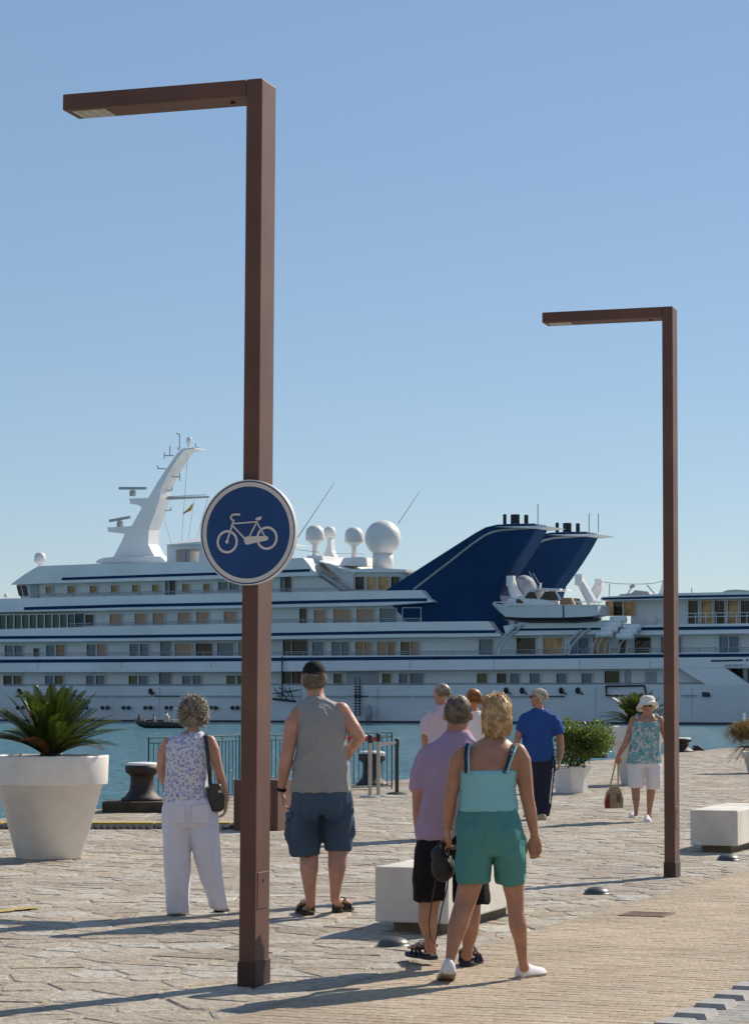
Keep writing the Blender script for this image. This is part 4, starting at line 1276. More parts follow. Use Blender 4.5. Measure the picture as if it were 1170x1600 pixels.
# ---- drain cover in the brick path
gc = G(1010, 1429)
e = empty('drain_cover', gc, 'small brown slotted drain cover set in the brick path', 'drain')
m = M()
def gb(m, u0, u1, v0, v1, z0, z1): m.box(gc + RU * (u0 + u1) / 2 + RV * (v0 + v1) / 2 + V((0, 0, (z0 + z1) / 2)), RU * (u1 - u0) / 2, RV * (v1 - v0) / 2, V((0, 0, (z1 - z0) / 2)))
for s_ in (-1, 1):
    gb(m, s_ * .155 - .012, s_ * .155 + .012, -.17, .17, -.02, .007); gb(m, -.143, .143, s_ * .16 - .012, s_ * .16 + .012, -.02, .0065)
ob('frame', m, corten('rusty_iron', (0.2, 0.125, 0.08), (0.28, 0.19, 0.125)), e)
for i in range(6):
    m = M(); gb(m, -.12 + i * .048 - .013, -.12 + i * .048 + .013, -.148, .148, -.02, .004); ob('bar', m, MATS['rusty_iron'], e)

# ---- low separators along the bike lane
sepside_m = mat('grey_concrete_block', (0.33, 0.32, 0.3), .85, .12, 20, .2, 60)
SEPW = ['first', 'second', 'third', 'fourth', 'fifth', 'sixth', 'seventh', 'eighth', 'ninth', 'tenth']
for i in range(9):
    u = 11.47 + i * .405 - .405 * 1
    q = UV(u, PATH_R + .03)
    w, d, h, ch = .185, .26, .024, .02
    m = M()
    P = [UV(u + a, PATH_R + .02 + b_, z) for z, o_ in ((-.01, 0), (h, ch)) for a, b_ in ((o_, o_), (o_, w - o_), (d - o_, w - o_), (d - o_, o_))]
    m.add(P, [(4, 5, 6, 7), (0, 1, 5, 4), (1, 2, 6, 5), (2, 3, 7, 6), (3, 0, 4, 7)])
    f = m.f; m.f = [tuple(reversed(t)) for t in f]
    props(ob('lane_separator', m, sepside_m, origin=q), SEPW[i] + ' grey wedge block in the row edging the bike lane, counted from the bottom edge', 'lane marker', 'grey wedge blocks edging the bike lane')

# ---- cable ramp across the quay at left: black sections with a yellow lid
blackr_m = mat('black_rubber', (0.018, 0.018, 0.018), .7, .2, 20, .3, 80)
yellow_m = mat('yellow_lid', (0.55, 0.4, 0.05), .6, .2, 8)
e = empty('cable_ramp', G(200, 1293), 'low black cable ramp with yellow lid crossing the quay at left', 'cable ramp')
y0 = G(200, 1296).y
for i in range(5):
    xa = -5.4 + i * .92; xb = xa + .9
    m = M()
    prof = [(0, 0), (.14, .05), (.2, .055), (.4, .055), (.46, .05), (.6, 0)]
    m.loft([[V((x_, y0 + a, b_ + .004)) for a, b_ in prof] for x_ in (xa, xb)])
    s_ = ob('ramp_section', m, blackr_m, e)
    m = M(); m.bx(xa + .01, xb - .01, y0 + .18, y0 + .42, .05, .073); ob('lid', m, yellow_m, s_)
    m = M()
    for r_ in range(11):
        xx = xa + .06 + r_ * .078
        m.box((xx, y0 + .07, .034), (.018, 0, 0), (0, .05, .018), (0, -.002, .006))
    ob('grip_ridges', m, blackr_m, s_)

# ---- mooring bollards
iron_m = mat('bollard_rust_iron', (0.012, 0.01, 0.009), .6, color2=(0.05, 0.025, 0.015), scale=4, bump=.4, bscale=30)
bwhite_m = mat('bollard_white_top', (0.75, 0.74, 0.7), .6, .1, 5)
def bollard(px, py, rb, h, label, slab_w=0.0):
    c = G(px, py); z0 = .0
    e = empty('mooring_bollard', c, label, 'bollard', 'black mooring bollards along the quay edge')
    if slab_w:
        m = M(); m.bx(c.x - slab_w / 2, c.x + slab_w / 2, c.y - .42, c.y + .42, -.01, .15); ob('base_slab', m, mat('bollard_base', (0.06, 0.045, 0.03), .9, .3, 4, .5, 20), e, bevel=.02)
        z0 = .15
    m = M()
    m.lathe(c + V((0, 0, z0)), [(rb * 1.5, 0), (rb * 1.5, .03), (rb * 1.25, .06), (rb * .92, .14), (rb * .84, .25), (rb * .84, h * .62), (rb * .95, h * .68), (rb * 1.2, h * .73), (rb * 1.25, h * .82), (rb * 1.2, h * .92)], 28)
    ob('body', m, iron_m, e, smooth=True)
    m = M(); m.lathe(c + V((0, 0, z0)), [(rb * 1.19, h * .915), (rb * 1.17, h * .96), (rb * .95, h * .99), (rb * .4, h)], 28)
    ob('cap', m, bwhite_m, e, smooth=True)
c = G(222, 1268); k = c.y / FPX
bollard(222, 1268, 21.5 * k, .535, 'large dark bollard with white cap between the cream planter and the lady', 1.02)
c = G(581, 1227); k = c.y / FPX
bollard(581, 1227, 17 * k, .62, 'dark rusty bollard with pale cap behind the steel queue posts')
bollard(1063, 1175, .26, .42, 'small distant bollard with white cap at the quay edge behind the far lamp')
c = G(1091, 1173)
m = M(); k = c.y / FPX
m.loft([[c + V((-9 * k, a, 0)), c + V((-8 * k, a, 8 * k)), c + V((-2 * k, a, 8.5 * k)), c + V((8 * k, a, 1.5 * k)), c + V((9 * k, a, 0))] for a in (-.2, .2)])
props(ob('mooring_cleat', m, iron_m, origin=c, bevel=.03), 'low dark wedge shaped mooring fitting at the far quay edge', 'cleat')
c = G(1162, 1172)
e = empty('mooring_post', c, 'pale pair of posts at the quay edge above the reddish plant', 'post')
for dx, h in ((0, 57), (9, 42)):
    m = M(); kk = c.y / FPX; m.tube([c + V((dx * kk, 0, -.01)), c + V((dx * kk, 0, h * kk))], 2.3 * kk, 10); ob('post', m, frame_m, e)
m = M(); m.lathe(G(930, 1184), [(.3, 0), (.3, .1), (.22, .2), (.1, .24)], 16)
props(ob('quay_fitting', m, iron_m, origin=G(930, 1184)), 'low dark fitting on the quay behind the green shrub', 'fitting')

# ---- dark teal railing panels at the quay edge
rail_m = mat('teal_rail_paint', (0.012, 0.06, 0.075), .5, .2, 10)
def rail_panel(ax, ay, bx_, by_, label):
    a, b_ = G(ax, ay), G(bx_, by_)
    e = empty('railing_panel', a, label, 'railing', 'dark teal railing panels at the quay edge')
    H = .98
    for z in (H, H - .075, .06):
        m = M(); m.tube([a + V((0, 0, z)), b_ + V((0, 0, z))], .012, 6); ob('rail', m, rail_m, e)
    n_ = max(3, int((b_ - a).length / .115))
    me = None
    for i in range(n_ + 1):
        p = a.lerp(b_, i / n_)
        tall = i in (0, n_)
        z0, z1 = (0, H) if tall else (.06, H - .075 if i % 4 else H)
        m = M(); m.tube([p + V((0, 0, z0)), p + V((0, 0, z1))], .014 if tall else .008, 6); ob('post' if tall else 'baluster', m, rail_m, e, origin=p)
rail_panel(232, 1256, 300, 1252, 'teal railing panel left of the lady in the floral vest')
rail_panel(302, 1252, 374, 1246, 'teal railing panel between the lady and the near lamp post')
rail_panel(404, 1245, 470, 1241, 'teal railing panel between the near lamp post and the man in the cap')
rail_panel(545, 1236, 612, 1233, 'teal railing panel around the bollard right of the man in the cap')

# ---- brown steel box behind the near lamp
c = G(434, 1299); k = c.y / FPX
e = empty('steel_box', c, 'waist low brown steel box standing behind the near lamp post', 'box')
m = M(); W, Dp, H = .56, .62, 79 * k
m.box(c + LA * W / 2 + LN * Dp / 2 + V((0, 0, H / 2)), LA * W / 2, LN * Dp / 2, V((0, 0, H / 2)))
ob('body', m, rust_m, e, bevel=.008)
m = M(); m.box(c + LA * W / 2 - LN * .004 + V((0, 0, H * .52)), LA * (W / 2 - .05), LN * .005, V((0, 0, H * .38))); ob('front_panel', m, rust_m, e, bevel=.002, bseg=1)

# ---- queue posts and belts
inox_m = mat('brushed_steel', (0.4, 0.38, 0.35), .32, .08, 20, metal=.7)
black_m = mat('black_plastic', (0.015, 0.015, 0.017), .45, .2, 20)
redbelt_m = mat('red_belt', (0.6, 0.03, 0.03), .6, .1, 20)
greybelt_m = mat('grey_belt', (0.12, 0.12, 0.13), .7, .1, 20)
def qpost(px, py, h, m_, label, r=.032):
    c = G(px, py)
    e = empty('queue_post', c, label, 'queue post', 'belt queue posts on the quay')
    m = M(); m.lathe(c, [(.17, 0), (.17, .012), (.14, .028), (.04, .04)], 24); ob('base', m, m_, e)
    m = M(); m.tube([c + V((0, 0, .03)), c + V((0, 0, h))], r, 14); ob('pole', m, m_, e)
    m = M(); m.tube([c + V((0, 0, h - .12)), c + V((0, 0, h - .03)), c + V((0, 0, h)), c + V((0, 0, h + .01))], [r * 1.25, r * 1.25, r * 1.1, r * .7], 14); ob('belt_head', m, black_m, e)
    return c + V((0, 0, h))
q1 = qpost(578, 1246, .98, inox_m, 'left one of the two close steel queue posts')
q2 = qpost(591, 1245, 1.0, inox_m, 'right one of the two close steel queue posts holding the red belt')
q3 = qpost(620, 1241, .9, black_m, 'black queue post with round base right of the steel pair')
q0 = qpost(505, 1238, .95, black_m, 'black queue post hidden behind the man in the cap')
def belt(a, b_, w, m_, label, sag=.0):
    m = M(); N = 8; top, bot = [], []
    for i in range(N + 1):
        t = i / N; p = a.lerp(b_, t) - V((0, 0, sag * 4 * t * (1 - t))); top.append(p); bot.append(p - V((0, 0, w)))
    d = (b_ - a).normalized().cross(V((0, 0, 1))) * .004
    m.loft([[top[i] - d, top[i] + d, bot[i] + d, bot[i] - d] for i in range(N + 1)])
    props(ob('queue_belt', m, m_, origin=a), label, 'belt')
belt(q0 + V((0, 0, .0)), q2 + V((0, 0, -.05)), .07, redbelt_m, 'red belt stretched from the steel queue posts behind the man in the cap')
belt(q2 + V((0, 0, -.15)), q3 + V((0, 0, -.03)), .05, greybelt_m, 'grey belt running from the steel pair to the black queue post')
# ------------------------------------------------------------------ people
def skin(nm, c, v=.16):
    m = mat(nm, c, .5, v, 11, bump=.08, bscale=120, spec=.4, sss=.12)
    return m
skin_a = skin('skin_fair_pink', (0.47, 0.25, 0.175))
skin_b = skin('skin_tanned', (0.4, 0.2, 0.125))
skin_c = skin('skin_ruddy', (0.44, 0.2, 0.14))
def cloth(nm, c, v=.08, sc=30, c2=None, rough=.85, bump=.1):
    return mat(nm, c, rough, v, sc, bump=bump, bscale=260, spec=.15, color2=c2)
def pattern(nm, base, spots, rough=.85):
    m = bpy.data.materials.new(nm); m.use_nodes = True
    n, l = m.node_tree.nodes, m.node_tree.links
    b = n['Principled BSDF']; b.inputs['Roughness'].default_value = rough; b.inputs['Specular IOR Level'].default_value = .15
    tc = n.new('ShaderNodeTexCoord'); cur = None
    rgb = n.new('ShaderNodeRGB'); rgb.outputs[0].default_value = (*base, 1); cur = rgb.outputs[0]
    for i, (c, kind, sc, lo, hi) in enumerate(spots):
        mp = n.new('ShaderNodeMapping'); mp.inputs['Location'].default_value = (i * 3.7, i * 1.3, i * 5.1)
        l.new(tc.outputs['Object'], mp.inputs['Vector'])
        if kind == 'v':
            t = n.new('ShaderNodeTexVoronoi'); t.inputs['Scale'].default_value = sc; o = t.outputs['Distance']
            w = n.new('ShaderNodeTexNoise'); w.inputs['Scale'].default_value = sc * 2.2
            l.new(mp.outputs[0], w.inputs['Vector'])
            ad = n.new('ShaderNodeMath'); ad.operation = 'MULTIPLY_ADD'; ad.inputs[1].default_value = .5
            l.new(w.outputs['Fac'], ad.inputs[0]); 
            l.new(mp.outputs[0], t.inputs['Vector']); l.new(o, ad.inputs[2]); o = ad.outputs[0]; inv = True
        else:
            t = n.new('ShaderNodeTexNoise'); t.inputs['Scale'].default_value = sc; t.inputs['Detail'].default_value = 3; o = t.outputs['Fac']; inv = False
            l.new(mp.outputs[0], t.inputs['Vector'])
        mr = n.new('ShaderNodeMapRange'); mr.inputs[1].default_value = lo; mr.inputs[2].default_value = hi
        mr.inputs[3].default_value = 1.0 if inv else 0.0; mr.inputs[4].default_value = 0.0 if inv else 1.0
        l.new(o, mr.inputs[0])
        mx = n.new('ShaderNodeMix'); mx.data_type = 'RGBA'
        l.new(mr.outputs[0], mx.inputs['Factor']); l.new(cur, mx.inputs[6]); mx.inputs[7].default_value = (*c, 1); cur = mx.outputs[2]
    l.new(cur, b.inputs['Base Color'])
    return m
def hairmat(nm, c1, c2):
    return mat(nm, c1, .45, color2=c2, scale=30, spec=.4, detail=2)

class Person:
    def __init__(s, label, px, py, vox=.008, group=None, sk=skin_a):
        s.c = G(px, py); s.Y = s.c.y; s.k = s.Y / FPX; s.vox = vox; s.sk = sk
        s.e = empty('person', s.c, label, 'person', group)
        s.b = M()
    def J(s, px, py, dy=0.0): return D(px, py, s.Y + dy)
    arch = None
    def ady(s, y):
        # the upper back leans forward towards the neck
        if not s.arch or y > s.arch[0]: return 0.0
        return s.arch[2] * min(1.3, (s.arch[0] - y) / (s.arch[0] - s.arch[1])) ** 1.4
    def limb(s, m, pts, n=12, re=True):
        s_ = [s.J(p[0], p[1], p[2]) for p in pts]
        m.tube(s_, [p[3] * s.k for p in pts], n, round_end=re)
    def torso(s, m, rings, p=2.08):
        # (cx px, y px, half width px, half depth m, dy)
        m.hring([(s.J(r[0], r[1], (r[4] if len(r) > 4 else 0) + s.ady(r[1])), r[2] * s.k, r[3]) for r in rings], 26, p)
    def leg(s, m, pts, deep):
        # garment leg: (cx, y, dy, half width px); depth runs from deep to 0.8 half width
        n_ = len(pts)
        s.torso(m, [(q[0], q[1], q[3], (deep + (q[3] * s.k * 1.02 - deep) * (i / (n_ - 1)) ** .8) * (.7 if i == 0 else 1), q[2]) for i, q in enumerate(pts)][::-1], 2.1)
    def axes(s, yaw):
        return V((math.sin(yaw), math.cos(yaw), 0)), V((math.cos(yaw), -math.sin(yaw), 0))
    def head(s, px, py, hw, hh, yaw=0.0, dy=0.0, ears=True):
        # yaw 0 looks away from the viewer; hw, hh = half width / half height in photo px
        c = s.J(px, py, dy); f, r = s.axes(yaw); u = V((0, 0, 1))
        W, H = hw * s.k, hh * s.k; Dp = W * 1.22
        ax = (r, f, u); m = s.b
        m.ell(c + u * H * .2 - f * Dp * .06, W, Dp, H * .8, 20, 12, ax)
        m.ell(c - u * H * .32 + f * Dp * .22, W * .74, Dp * .72, H * .66, 16, 10, ax)
        m.ell(c - u * H * .78 + f * Dp * .55, W * .36, Dp * .3, H * .2, 12, 8, ax)
        nose = c + f * Dp * .98 - u * H * .06
        m.ell(nose, W * .17, Dp * .2, H * .16, 10, 7, ax); m.ell(nose + u * H * .16 - f * Dp * .1, W * .11, Dp * .16, H * .2, 8, 6, ax)
        m.ell(c + f * Dp * .82 + u * H * .3, W * .62, Dp * .16, H * .08, 10, 6, ax)
        m.ell(c + f * Dp * .9 - u * H * .42, W * .3, Dp * .1, H * .07, 10, 6, ax)
        if ears:
            for q in (-1, 1): m.ell(c + r * q * W * 1.07 - f * Dp * .08 - u * H * .06, W * .15, Dp * .23, H * .28, 10, 7, (r * math.cos(.4) - f * q * math.sin(.4) * q, f, u))
        s.hc, s.hf, s.hr, s.hW, s.hD, s.hH = c, f, r, W, Dp, H
        for q in (-1, 1):
            e_ = M(); e_.ell(c + f * Dp * .86 + r * q * W * .36 + u * H * .13, W * .13, W * .09, W * .075, 10, 6, ax); ob('eye', e_, eye_m, s.e, smooth=True)
        e_ = M(); e_.ell(c + f * Dp * 1.0 - u * H * .42, W * .26, Dp * .04, H * .045, 10, 6, ax); ob('mouth', e_, lip_m, s.e, smooth=True)
        return c
    def neck(s, x0, y0, x1, y1, r, dy0=0.0, dy1=0.0):
        s.limb(s.b, [(x0, y0, dy0, r * 1.25), ((x0 + x1) / 2, (y0 + y1) / 2, (dy0 + dy1) / 2, r), (x1, y1, dy1, r)])
    def hand(s, px, py, dy, d, n, t, size=1.0, curl=.35, spread=.04, m=None):
        # wrist pixel, direction of the fingers, palm normal, thumb side
        w = s.J(px, py, dy); d = V(d).normalized(); n = V(n); n = (n - d * n.dot(d)).normalized(); t = V(t); t = (t - d * t.dot(d) - n * t.dot(n)).normalized()
        m = m or s.b; z = size
        for o_ in (-.028, -.009, .010, .027):
            m.tube([w + t * o_ * .55 * z, w + d * .045 * z + t * o_ * z, w + d * .09 * z + t * o_ * 1.08 * z], [.015 * z, .0155 * z, .0125 * z], 8, round_end=True)
        for i, (o_, L) in enumerate(((-.031, .062), (-.0105, .079), (.0105, .086), (.03, .078))):
            p = w + d * .09 * z + t * o_ * z; q = d; pts = [p]; side = t * (o_ * spread * 6)
            for j, f_ in enumerate((.45, .32, .25)):
                a = curl * (1 + .25 * i * 0 + .3 * j) * (1.15 - .1 * i)
                ax_ = t.cross(q)
                q = (q * math.cos(a) + n * math.sin(a)).normalized(); nn = n
                pts.append(pts[-1] + (q + side * .5).normalized() * L * f_ * z)
                n2 = (n - q * n.dot(q)); n = n2.normalized() if n2.length > 1e-4 else n
            n = V(nn); n = (n - d * n.dot(d)).normalized()
            m.tube(pts, [.0098 * z, .0092 * z, .0085 * z, .0072 * z], 8, round_end=True)
        p = w + d * .022 * z + t * .024 * z
        a = (d * .62 + t * .62 + n * .35).normalized(); b_ = (d * .9 + t * .15 + n * .35).normalized()
        m.tube([p, p + a * .038 * z, p + a * .038 * z + b_ * .03 * z, p + a * .038 * z + b_ * .055 * z], [.0155 * z, .0125 * z, .0105 * z, .008 * z], 8, round_end=True)
    def done(s):
        # skin last: one continuous mesh
        return fuse('body', s.b, s.vox, s.sk, s.e, 4)
    def wear(s, nm, m, material, vox=None, it=5, folds=None, **kw): return fuse(nm, m, vox or s.vox * 1.15, material, s.e, it, folds, **kw)

eye_m = mat('eye_dark', (0.04, 0.03, 0.025), .2, .2, 50)
lip_m = mat('lips', (0.3, 0.1, 0.08), .5, .1, 40)

def strands(m, c, R3, ax, n, L, r, mask, flow, rng, seg=4, curl=0.0, taper=.35, sides=3):
    for _ in range(n):
        for _t in range(30):
            d = V((rng.gauss(0, 1), rng.gauss(0, 1), rng.gauss(0, 1))).normalized()     # local (right, forward, up)
            if mask(d): break
        else: continue
        p = c + ax[0] * d.x * R3[0] + ax[1] * d.y * R3[1] + ax[2] * d.z * R3[2]
        out = (ax[0] * d.x + ax[1] * d.y + ax[2] * d.z).normalized()
        fl = flow(d, rng)
        dr = (ax[0] * fl[0] + ax[1] * fl[1] + ax[2] * fl[2])
        side = out.cross(dr + V((.01, .02, 0)))
        side = side.normalized() if side.length > 1e-5 else ax[0]
        ph = rng.uniform(0, 6.28); ll = L * rng.uniform(.7, 1.25)
        pts = [p]; 
        for j in range(1, seg + 1):
            t = j / seg
            q = p + dr * ll * t
            # follow the skull: keep outside
            q = q + out * (.05 * ll * math.sin(t * 2.2) - .22 * ll * ll * t * t / .05)
            if curl: q = q + side * curl * math.sin(ph + t * 5.5) + out * curl * math.cos(ph + t * 5.5)
            pts.append(q)
        m.tube(pts, [r * (1 - (1 - taper) * j / seg) for j in range(seg + 1)], sides)

def groom(m, c, R3, ax, n, L, r, th0, th1, rng, thick=.006, wave=.0, face=.5, crown=.25, sides=3, seg=6, down=1.62, spread=0.0):
    # strands that follow the skull from a tilted crown, then hang straight down
    for _ in range(n):
        az = rng.uniform(0, 2 * math.pi); th = th0 + (th1 - th0) * rng.random() ** .7
        fy = math.sin(az)
        if fy > 0 and th * fy > face: continue
        ll = L * rng.uniform(.6, 1.15); ds = ll / seg; lay = rng.uniform(.2, 1) * thick; ph = rng.uniform(0, 6.28)
        pts = []; drop = 0.0; daz = rng.gauss(0, .25)
        Rm = (R3[0] + R3[1] + R3[2]) / 3
        for j in range(seg + 1):
            t = min(th, down)
            x, y, z = math.sin(t) * math.cos(az), math.sin(t) * math.sin(az), math.cos(t)
            y2, z2 = y * math.cos(crown) - z * math.sin(crown), y * math.sin(crown) + z * math.cos(crown)
            k = 1 + lay / Rm + wave / Rm * math.sin(ph + j * 1.4) + spread * j / seg
            pts.append(c + ax[0] * x * R3[0] * k + ax[1] * y2 * R3[1] * k + ax[2] * (z2 * R3[2] * k - drop))
            if th < down: th += ds / Rm
            else: drop += ds
            az += daz * ds / Rm
        m.tube(pts, [r * (1 - .6 * j / seg) for j in range(seg + 1)], sides)

def shoe(p, nm, heel, d, material, L=.25, w=.092, h=.085, up=(0, 0, 1), sole_m=None, sole_h=.02, low=1.0):
    d = V(d).normalized(); u = V(up); u = (u - d * u.dot(d)).normalized(); s_ = d.cross(u)
    m = M(); rings = []
    for t, ww, hh in ((-.02, .22, .5), (.0, .36, .8), (.08, .43, 1.0), (.25, .43, .98 * low), (.42, .45, .82), (.6, .5, .66), (.78, .5, .58), (.92, .42, .5), (1.0, .26, .38), (1.02, .08, .2)):
        ring = []
        for a in range(14):
            an = 2 * math.pi * a / 14
            y = math.sin(an); x = math.cos(an)
            z = max(y, -.25) if y < 0 else y
            ring.append(heel + d * L * t + s_ * ww * w * x * (1 if y < 0 else (1 - .12 * y)) + u * (h * hh * (.2 + .8 * z) if z > 0 else h * hh * .2 + z * .05))
        rings.append(ring)
    m.loft(rings)
    o = ob(nm, m, material, p.e, smooth=True)
    sm = M(); out = []
    for t, ww in ((0, .3), (.06, .42), (.3, .43), (.6, .52), (.8, .52), (.94, .4), (1.02, .18)): out.append((t, ww))
    poly = [heel + d * L * t + s_ * ww * w for t, ww in out] + [heel + d * L * t - s_ * ww * w for t, ww in reversed(out)]
    sm.prism([q - u * .004 for q in poly], u * sole_h)
    ob('sole', sm, sole_m or material, o, bevel=.004)
    return o

def foot(p, ankle, heel, d, L=.245, w=.09):
    d = V(d).normalized(); s_ = V((d.y, -d.x, 0))
    z = V((0, 0, 1)); m = p.b
    m.tube([ankle, heel + d * .03 + z * .055, heel + d * .035 + z * .035], [.036, .036, .03], 10, round_end=True)
    for o_ in (-.5, 0, .5):
        m.tube([heel + d * .04 + z * .055, heel + d * L * .5 + s_ * o_ * w * .42 + z * .05, heel + d * L * .74 + s_ * o_ * w * .66 + z * .033], [.03, .025, .019], 8, round_end=True)
    for i in range(5):
        o_ = -.5 + i * .25; tl = 1 - abs(o_ * (.22 if o_ > 0 else .12)) 
        m.tube([heel + d * L * .7 + s_ * o_ * w * .74 + z * .034, heel + d * L * tl + s_ * o_ * w * .8 + z * .028], [.011, .0095], 6, round_end=True)

def sandal(p, heel, d, material, L=.27, w=.1, th=.028, hi=.0):
    d = V(d).normalized(); s_ = V((d.y, -d.x, 0)); z = V((0, 0, 1))
    out = ((-.03, .2), (0, .34), (.08, .43), (.35, .4), (.6, .5), (.8, .52), (.94, .4), (1.02, .18))
    poly = [heel + d * L * t + s_ * ww * w for t, ww in out] + [heel + d * L * t - s_ * ww * w for t, ww in reversed(out)]
    m = M(); m.prism(poly, z * th)
    root = ob('sandal', m, material, p.e, bevel=.006)
    def strap(pts, r, n_=1.0):
        q = M(); q.tube(pts, r, 6, flat=.35); ob('strap', q, material, root)
    for t, hh in ((.6, .066), (.42, .078)):
        strap([heel + d * L * t + s_ * w * .5 * math.cos(a) + z * (th * .5 + hh * math.sin(a)) for a in [math.pi * i / 8 for i in range(9)]], .012)
    strap([heel + d * L * (.3 - .34 * math.sin(a)) + s_ * w * .46 * math.cos(a) + z * (.06 + .03 * math.sin(a)) for a in [math.pi * i / 8 for i in range(9)]], .013)
    strap([heel + d * L * (.2) + s_ * w * .45 * math.cos(a) + z * (.085 + .02 * math.sin(a)) + d * .055 * math.sin(a) for a in [math.pi * i / 8 for i in range(9)]], .012)
    for q in (-1, 1): strap([heel + d * L * .3 + s_ * q * w * .47 + z * .07, heel + d * L * .18 + s_ * q * w * .46 + z * .02], .012)
    return root
FW = (0, 1, 0)

# ---- the lady in the floral vest
p = Person('grey haired woman in floral sleeveless vest and white trousers with black shoulder bag', 306, 1430.5, .0085, None, skin_a)
lady = p
p.arch = (1188, 1142, .05)
p.torso(p.b, [(293, 1262, 40, .11), (293, 1225, 30, .1), (292, 1185, 30, .1), (293, 1160, 33, .095), (297, 1148, 22, .08), (301, 1141, 11, .05)])
p.head(303, 1116.5, 15.8, 24.5, .1, .06)
p.neck(302, 1150, 303, 1126, 9.5, .045, .05)
p.limb(p.b, [(262, 1161, 0, 9), (255, 1178, 0, 9.6), (253, 1205, .02, 8.4), (256, 1219, .05, 7.4), (264, 1222, .16, 6.6), (272, 1220, .24, 5.2)])
p.hand(272, 1220, .24, (.6, .6, .1), (0, 1, -.2), (0, .3, 1), .9)
p.limb(p.b, [(328, 1158, 0, 9.6), (334, 1172, -.01, 9.8), (339, 1195, -.02, 8.6), (344, 1212, -.02, 7.6), (349, 1230, .0, 7), (354, 1249, .03, 5)])
p.hand(354, 1250, .03, (-.08, .12, -1), (-1, .1, 0), (0, 1, 0), .9, .4)
for hx, kx, ky, axx, ay in ((282, 276, 1350, 279, 1420), (309, 325, 1350, 341, 1414)):
    p.limb(p.b, [(hx, 1275, 0, 16), (kx, ky, 0, 11), (axx, ay, 0, 7)])
p.done()
m = M()
p.torso(m, [(292, 1252.5, 36.5, .145), (292, 1246, 37, .145), (292, 1222, 33.5, .135), (292, 1200, 33, .13), (291, 1178, 34, .125), (292, 1164, 35.5, .115), (294, 1156, 35, .105), (297, 1150, 27, .09), (301, 1145, 16, .065), (302, 1142, 12, .055)])
p.wear('vest', m, pattern('floral_vest', (0.68, 0.67, 0.72), [((0.36, 0.37, 0.62), 'v', 34, .62, .74), ((0.13, 0.14, 0.36), 'v', 34, .42, .5), ((0.4, 0.42, 0.33), 'n', 60, .58, .62)]), folds=(0.0114, 6, .5))
m = M()
p.torso(m, [(296, 1292, 42, .135), (296, 1280, 43.5, .15), (295, 1262, 42.5, .15), (293, 1250, 37, .135), (293, 1246, 35, .12)])
for x_ in (279, 312): m.ell(p.J(x_, 1278, -.06), .085, .09, .09, 16, 10)
p.leg(m, [(277, 1282, 0, 23.5), (276.5, 1300, 0, 22.5), (276.5, 1320, 0, 21.5), (276.5, 1350, 0, 20), (277.5, 1390, 0, 17), (278.5, 1427, .0, 15.5)], .145)
p.leg(m, [(315, 1282, 0, 24), (318, 1300, 0, 23), (321, 1320, 0, 21.5), (326.5, 1350, 0, 18.5), (334, 1390, .01, 14.5), (341, 1420, .02, 12)], .145)
p.wear('trousers', m, cloth('white_linen', (0.7, 0.69, 0.76), .03), it=12, folds=(0.0190, 4.5, .3))
m = M(); p.limb(m, [(275, 1262, -.148, 1), (275, 1280, -.15, 1)], 5)
for x in (277, 313):
    q = M(); cc = p.J(x, 1272, -.148); q.box(cc, (.06, .012 if x > 300 else -.012, 0), (0, .004, 0), (0, 0, .065)); ob('pocket', q, MATS['white_linen'], p.e, bevel=.003)
for px, py, dx in ((277, 1431, -.15), (341, 1427.5, .15)):
    shoe(p, 'shoe', G(px, py - 1), (dx, 1, 0), cloth('black_leather', (0.02, 0.018, 0.017), .2, 20, None, .5), .23, .085, .07)
m = M(); ax = (p.hr, p.hf, V((0, 0, 1)))
hc = p.hc + V((0, 0, .012))
m.ell(hc + V((0, 0, .02)) - p.hf * .01, p.hW * 1.1, p.hD * 1.02, p.hH * .86, 20, 12, ax)
m.ell(hc - V((0, 0, .05)) - p.hf * .03, p.hW * 1.0, p.hD * .82, p.hH * .55, 16, 10, ax)
rg = random.Random(5)
strands(m, hc + V((0, 0, .006)), (p.hW * 1.08, p.hD * 1.0, p.hH * .95), ax, 1700, .028, .0042, lambda d: d.z > -.75 and not (d.y > .45 and d.z < .35), lambda d, r: (d.x + r.gauss(0, .35), d.y + r.gauss(0, .35), d.z * .7 - .25 + r.gauss(0, .35)), rg, 5, .009, .6)
ob('hair', m, hairmat('grey_curls', (0.16, 0.13, 0.095), (0.46, 0.41, 0.33)), p.e, smooth=True)
m = M(); m.tube([p.J(353.3, 1246 + .0, .03) + V((0, 0, 0)), p.J(354, 1249, .03)], 5.6 * p.k, 10); ob('bracelet', m, inox_m, p.e)
# her shoulder bag
bagc = p.J(338, 1246, -.06)
bag = empty('shoulder_bag', p.J(338, 1267, -.06), 'black leather shoulder bag hanging at the hip of the woman in the floral vest', 'handbag')
leather_m = mat('black_bag_leather', (0.012, 0.012, 0.013), .35, .3, 18, bump=.2, bscale=90, spec=.6)
m = M()
sh = [(-.055, .1), (.03, .1), (.065, .02), (.062, -.08), (.03, -.105), (-.03, -.1), (-.055, -.02)]
for y_, f_ in ((-.035, .9), (-.02, 1), (.03, 1), (.045, .9)): pass
m.loft([[bagc + V((a * f_, y_, b_ * f_)) for a, b_ in sh] for y_, f_ in ((-.04, .88), (-.025, 1), (.035, 1), (.05, .88))])
ob('body', m, leather_m, bag, bevel=.01, smooth=True)
m = M(); m.prism([bagc + V((a, -.042, b_)) for a, b_ in [(-.05, .095), (.03, .095), (.058, .02), (.0, -.02), (-.05, .0)]], V((0, -.006, 0))); ob('flap', m, leather_m, bag, bevel=.003)
m = M(); m.box(bagc + V((.03, -.047, .045)), (.012, 0, 0), (0, .004, 0), (0, 0, .01)); ob('buckle', m, inox_m, bag)
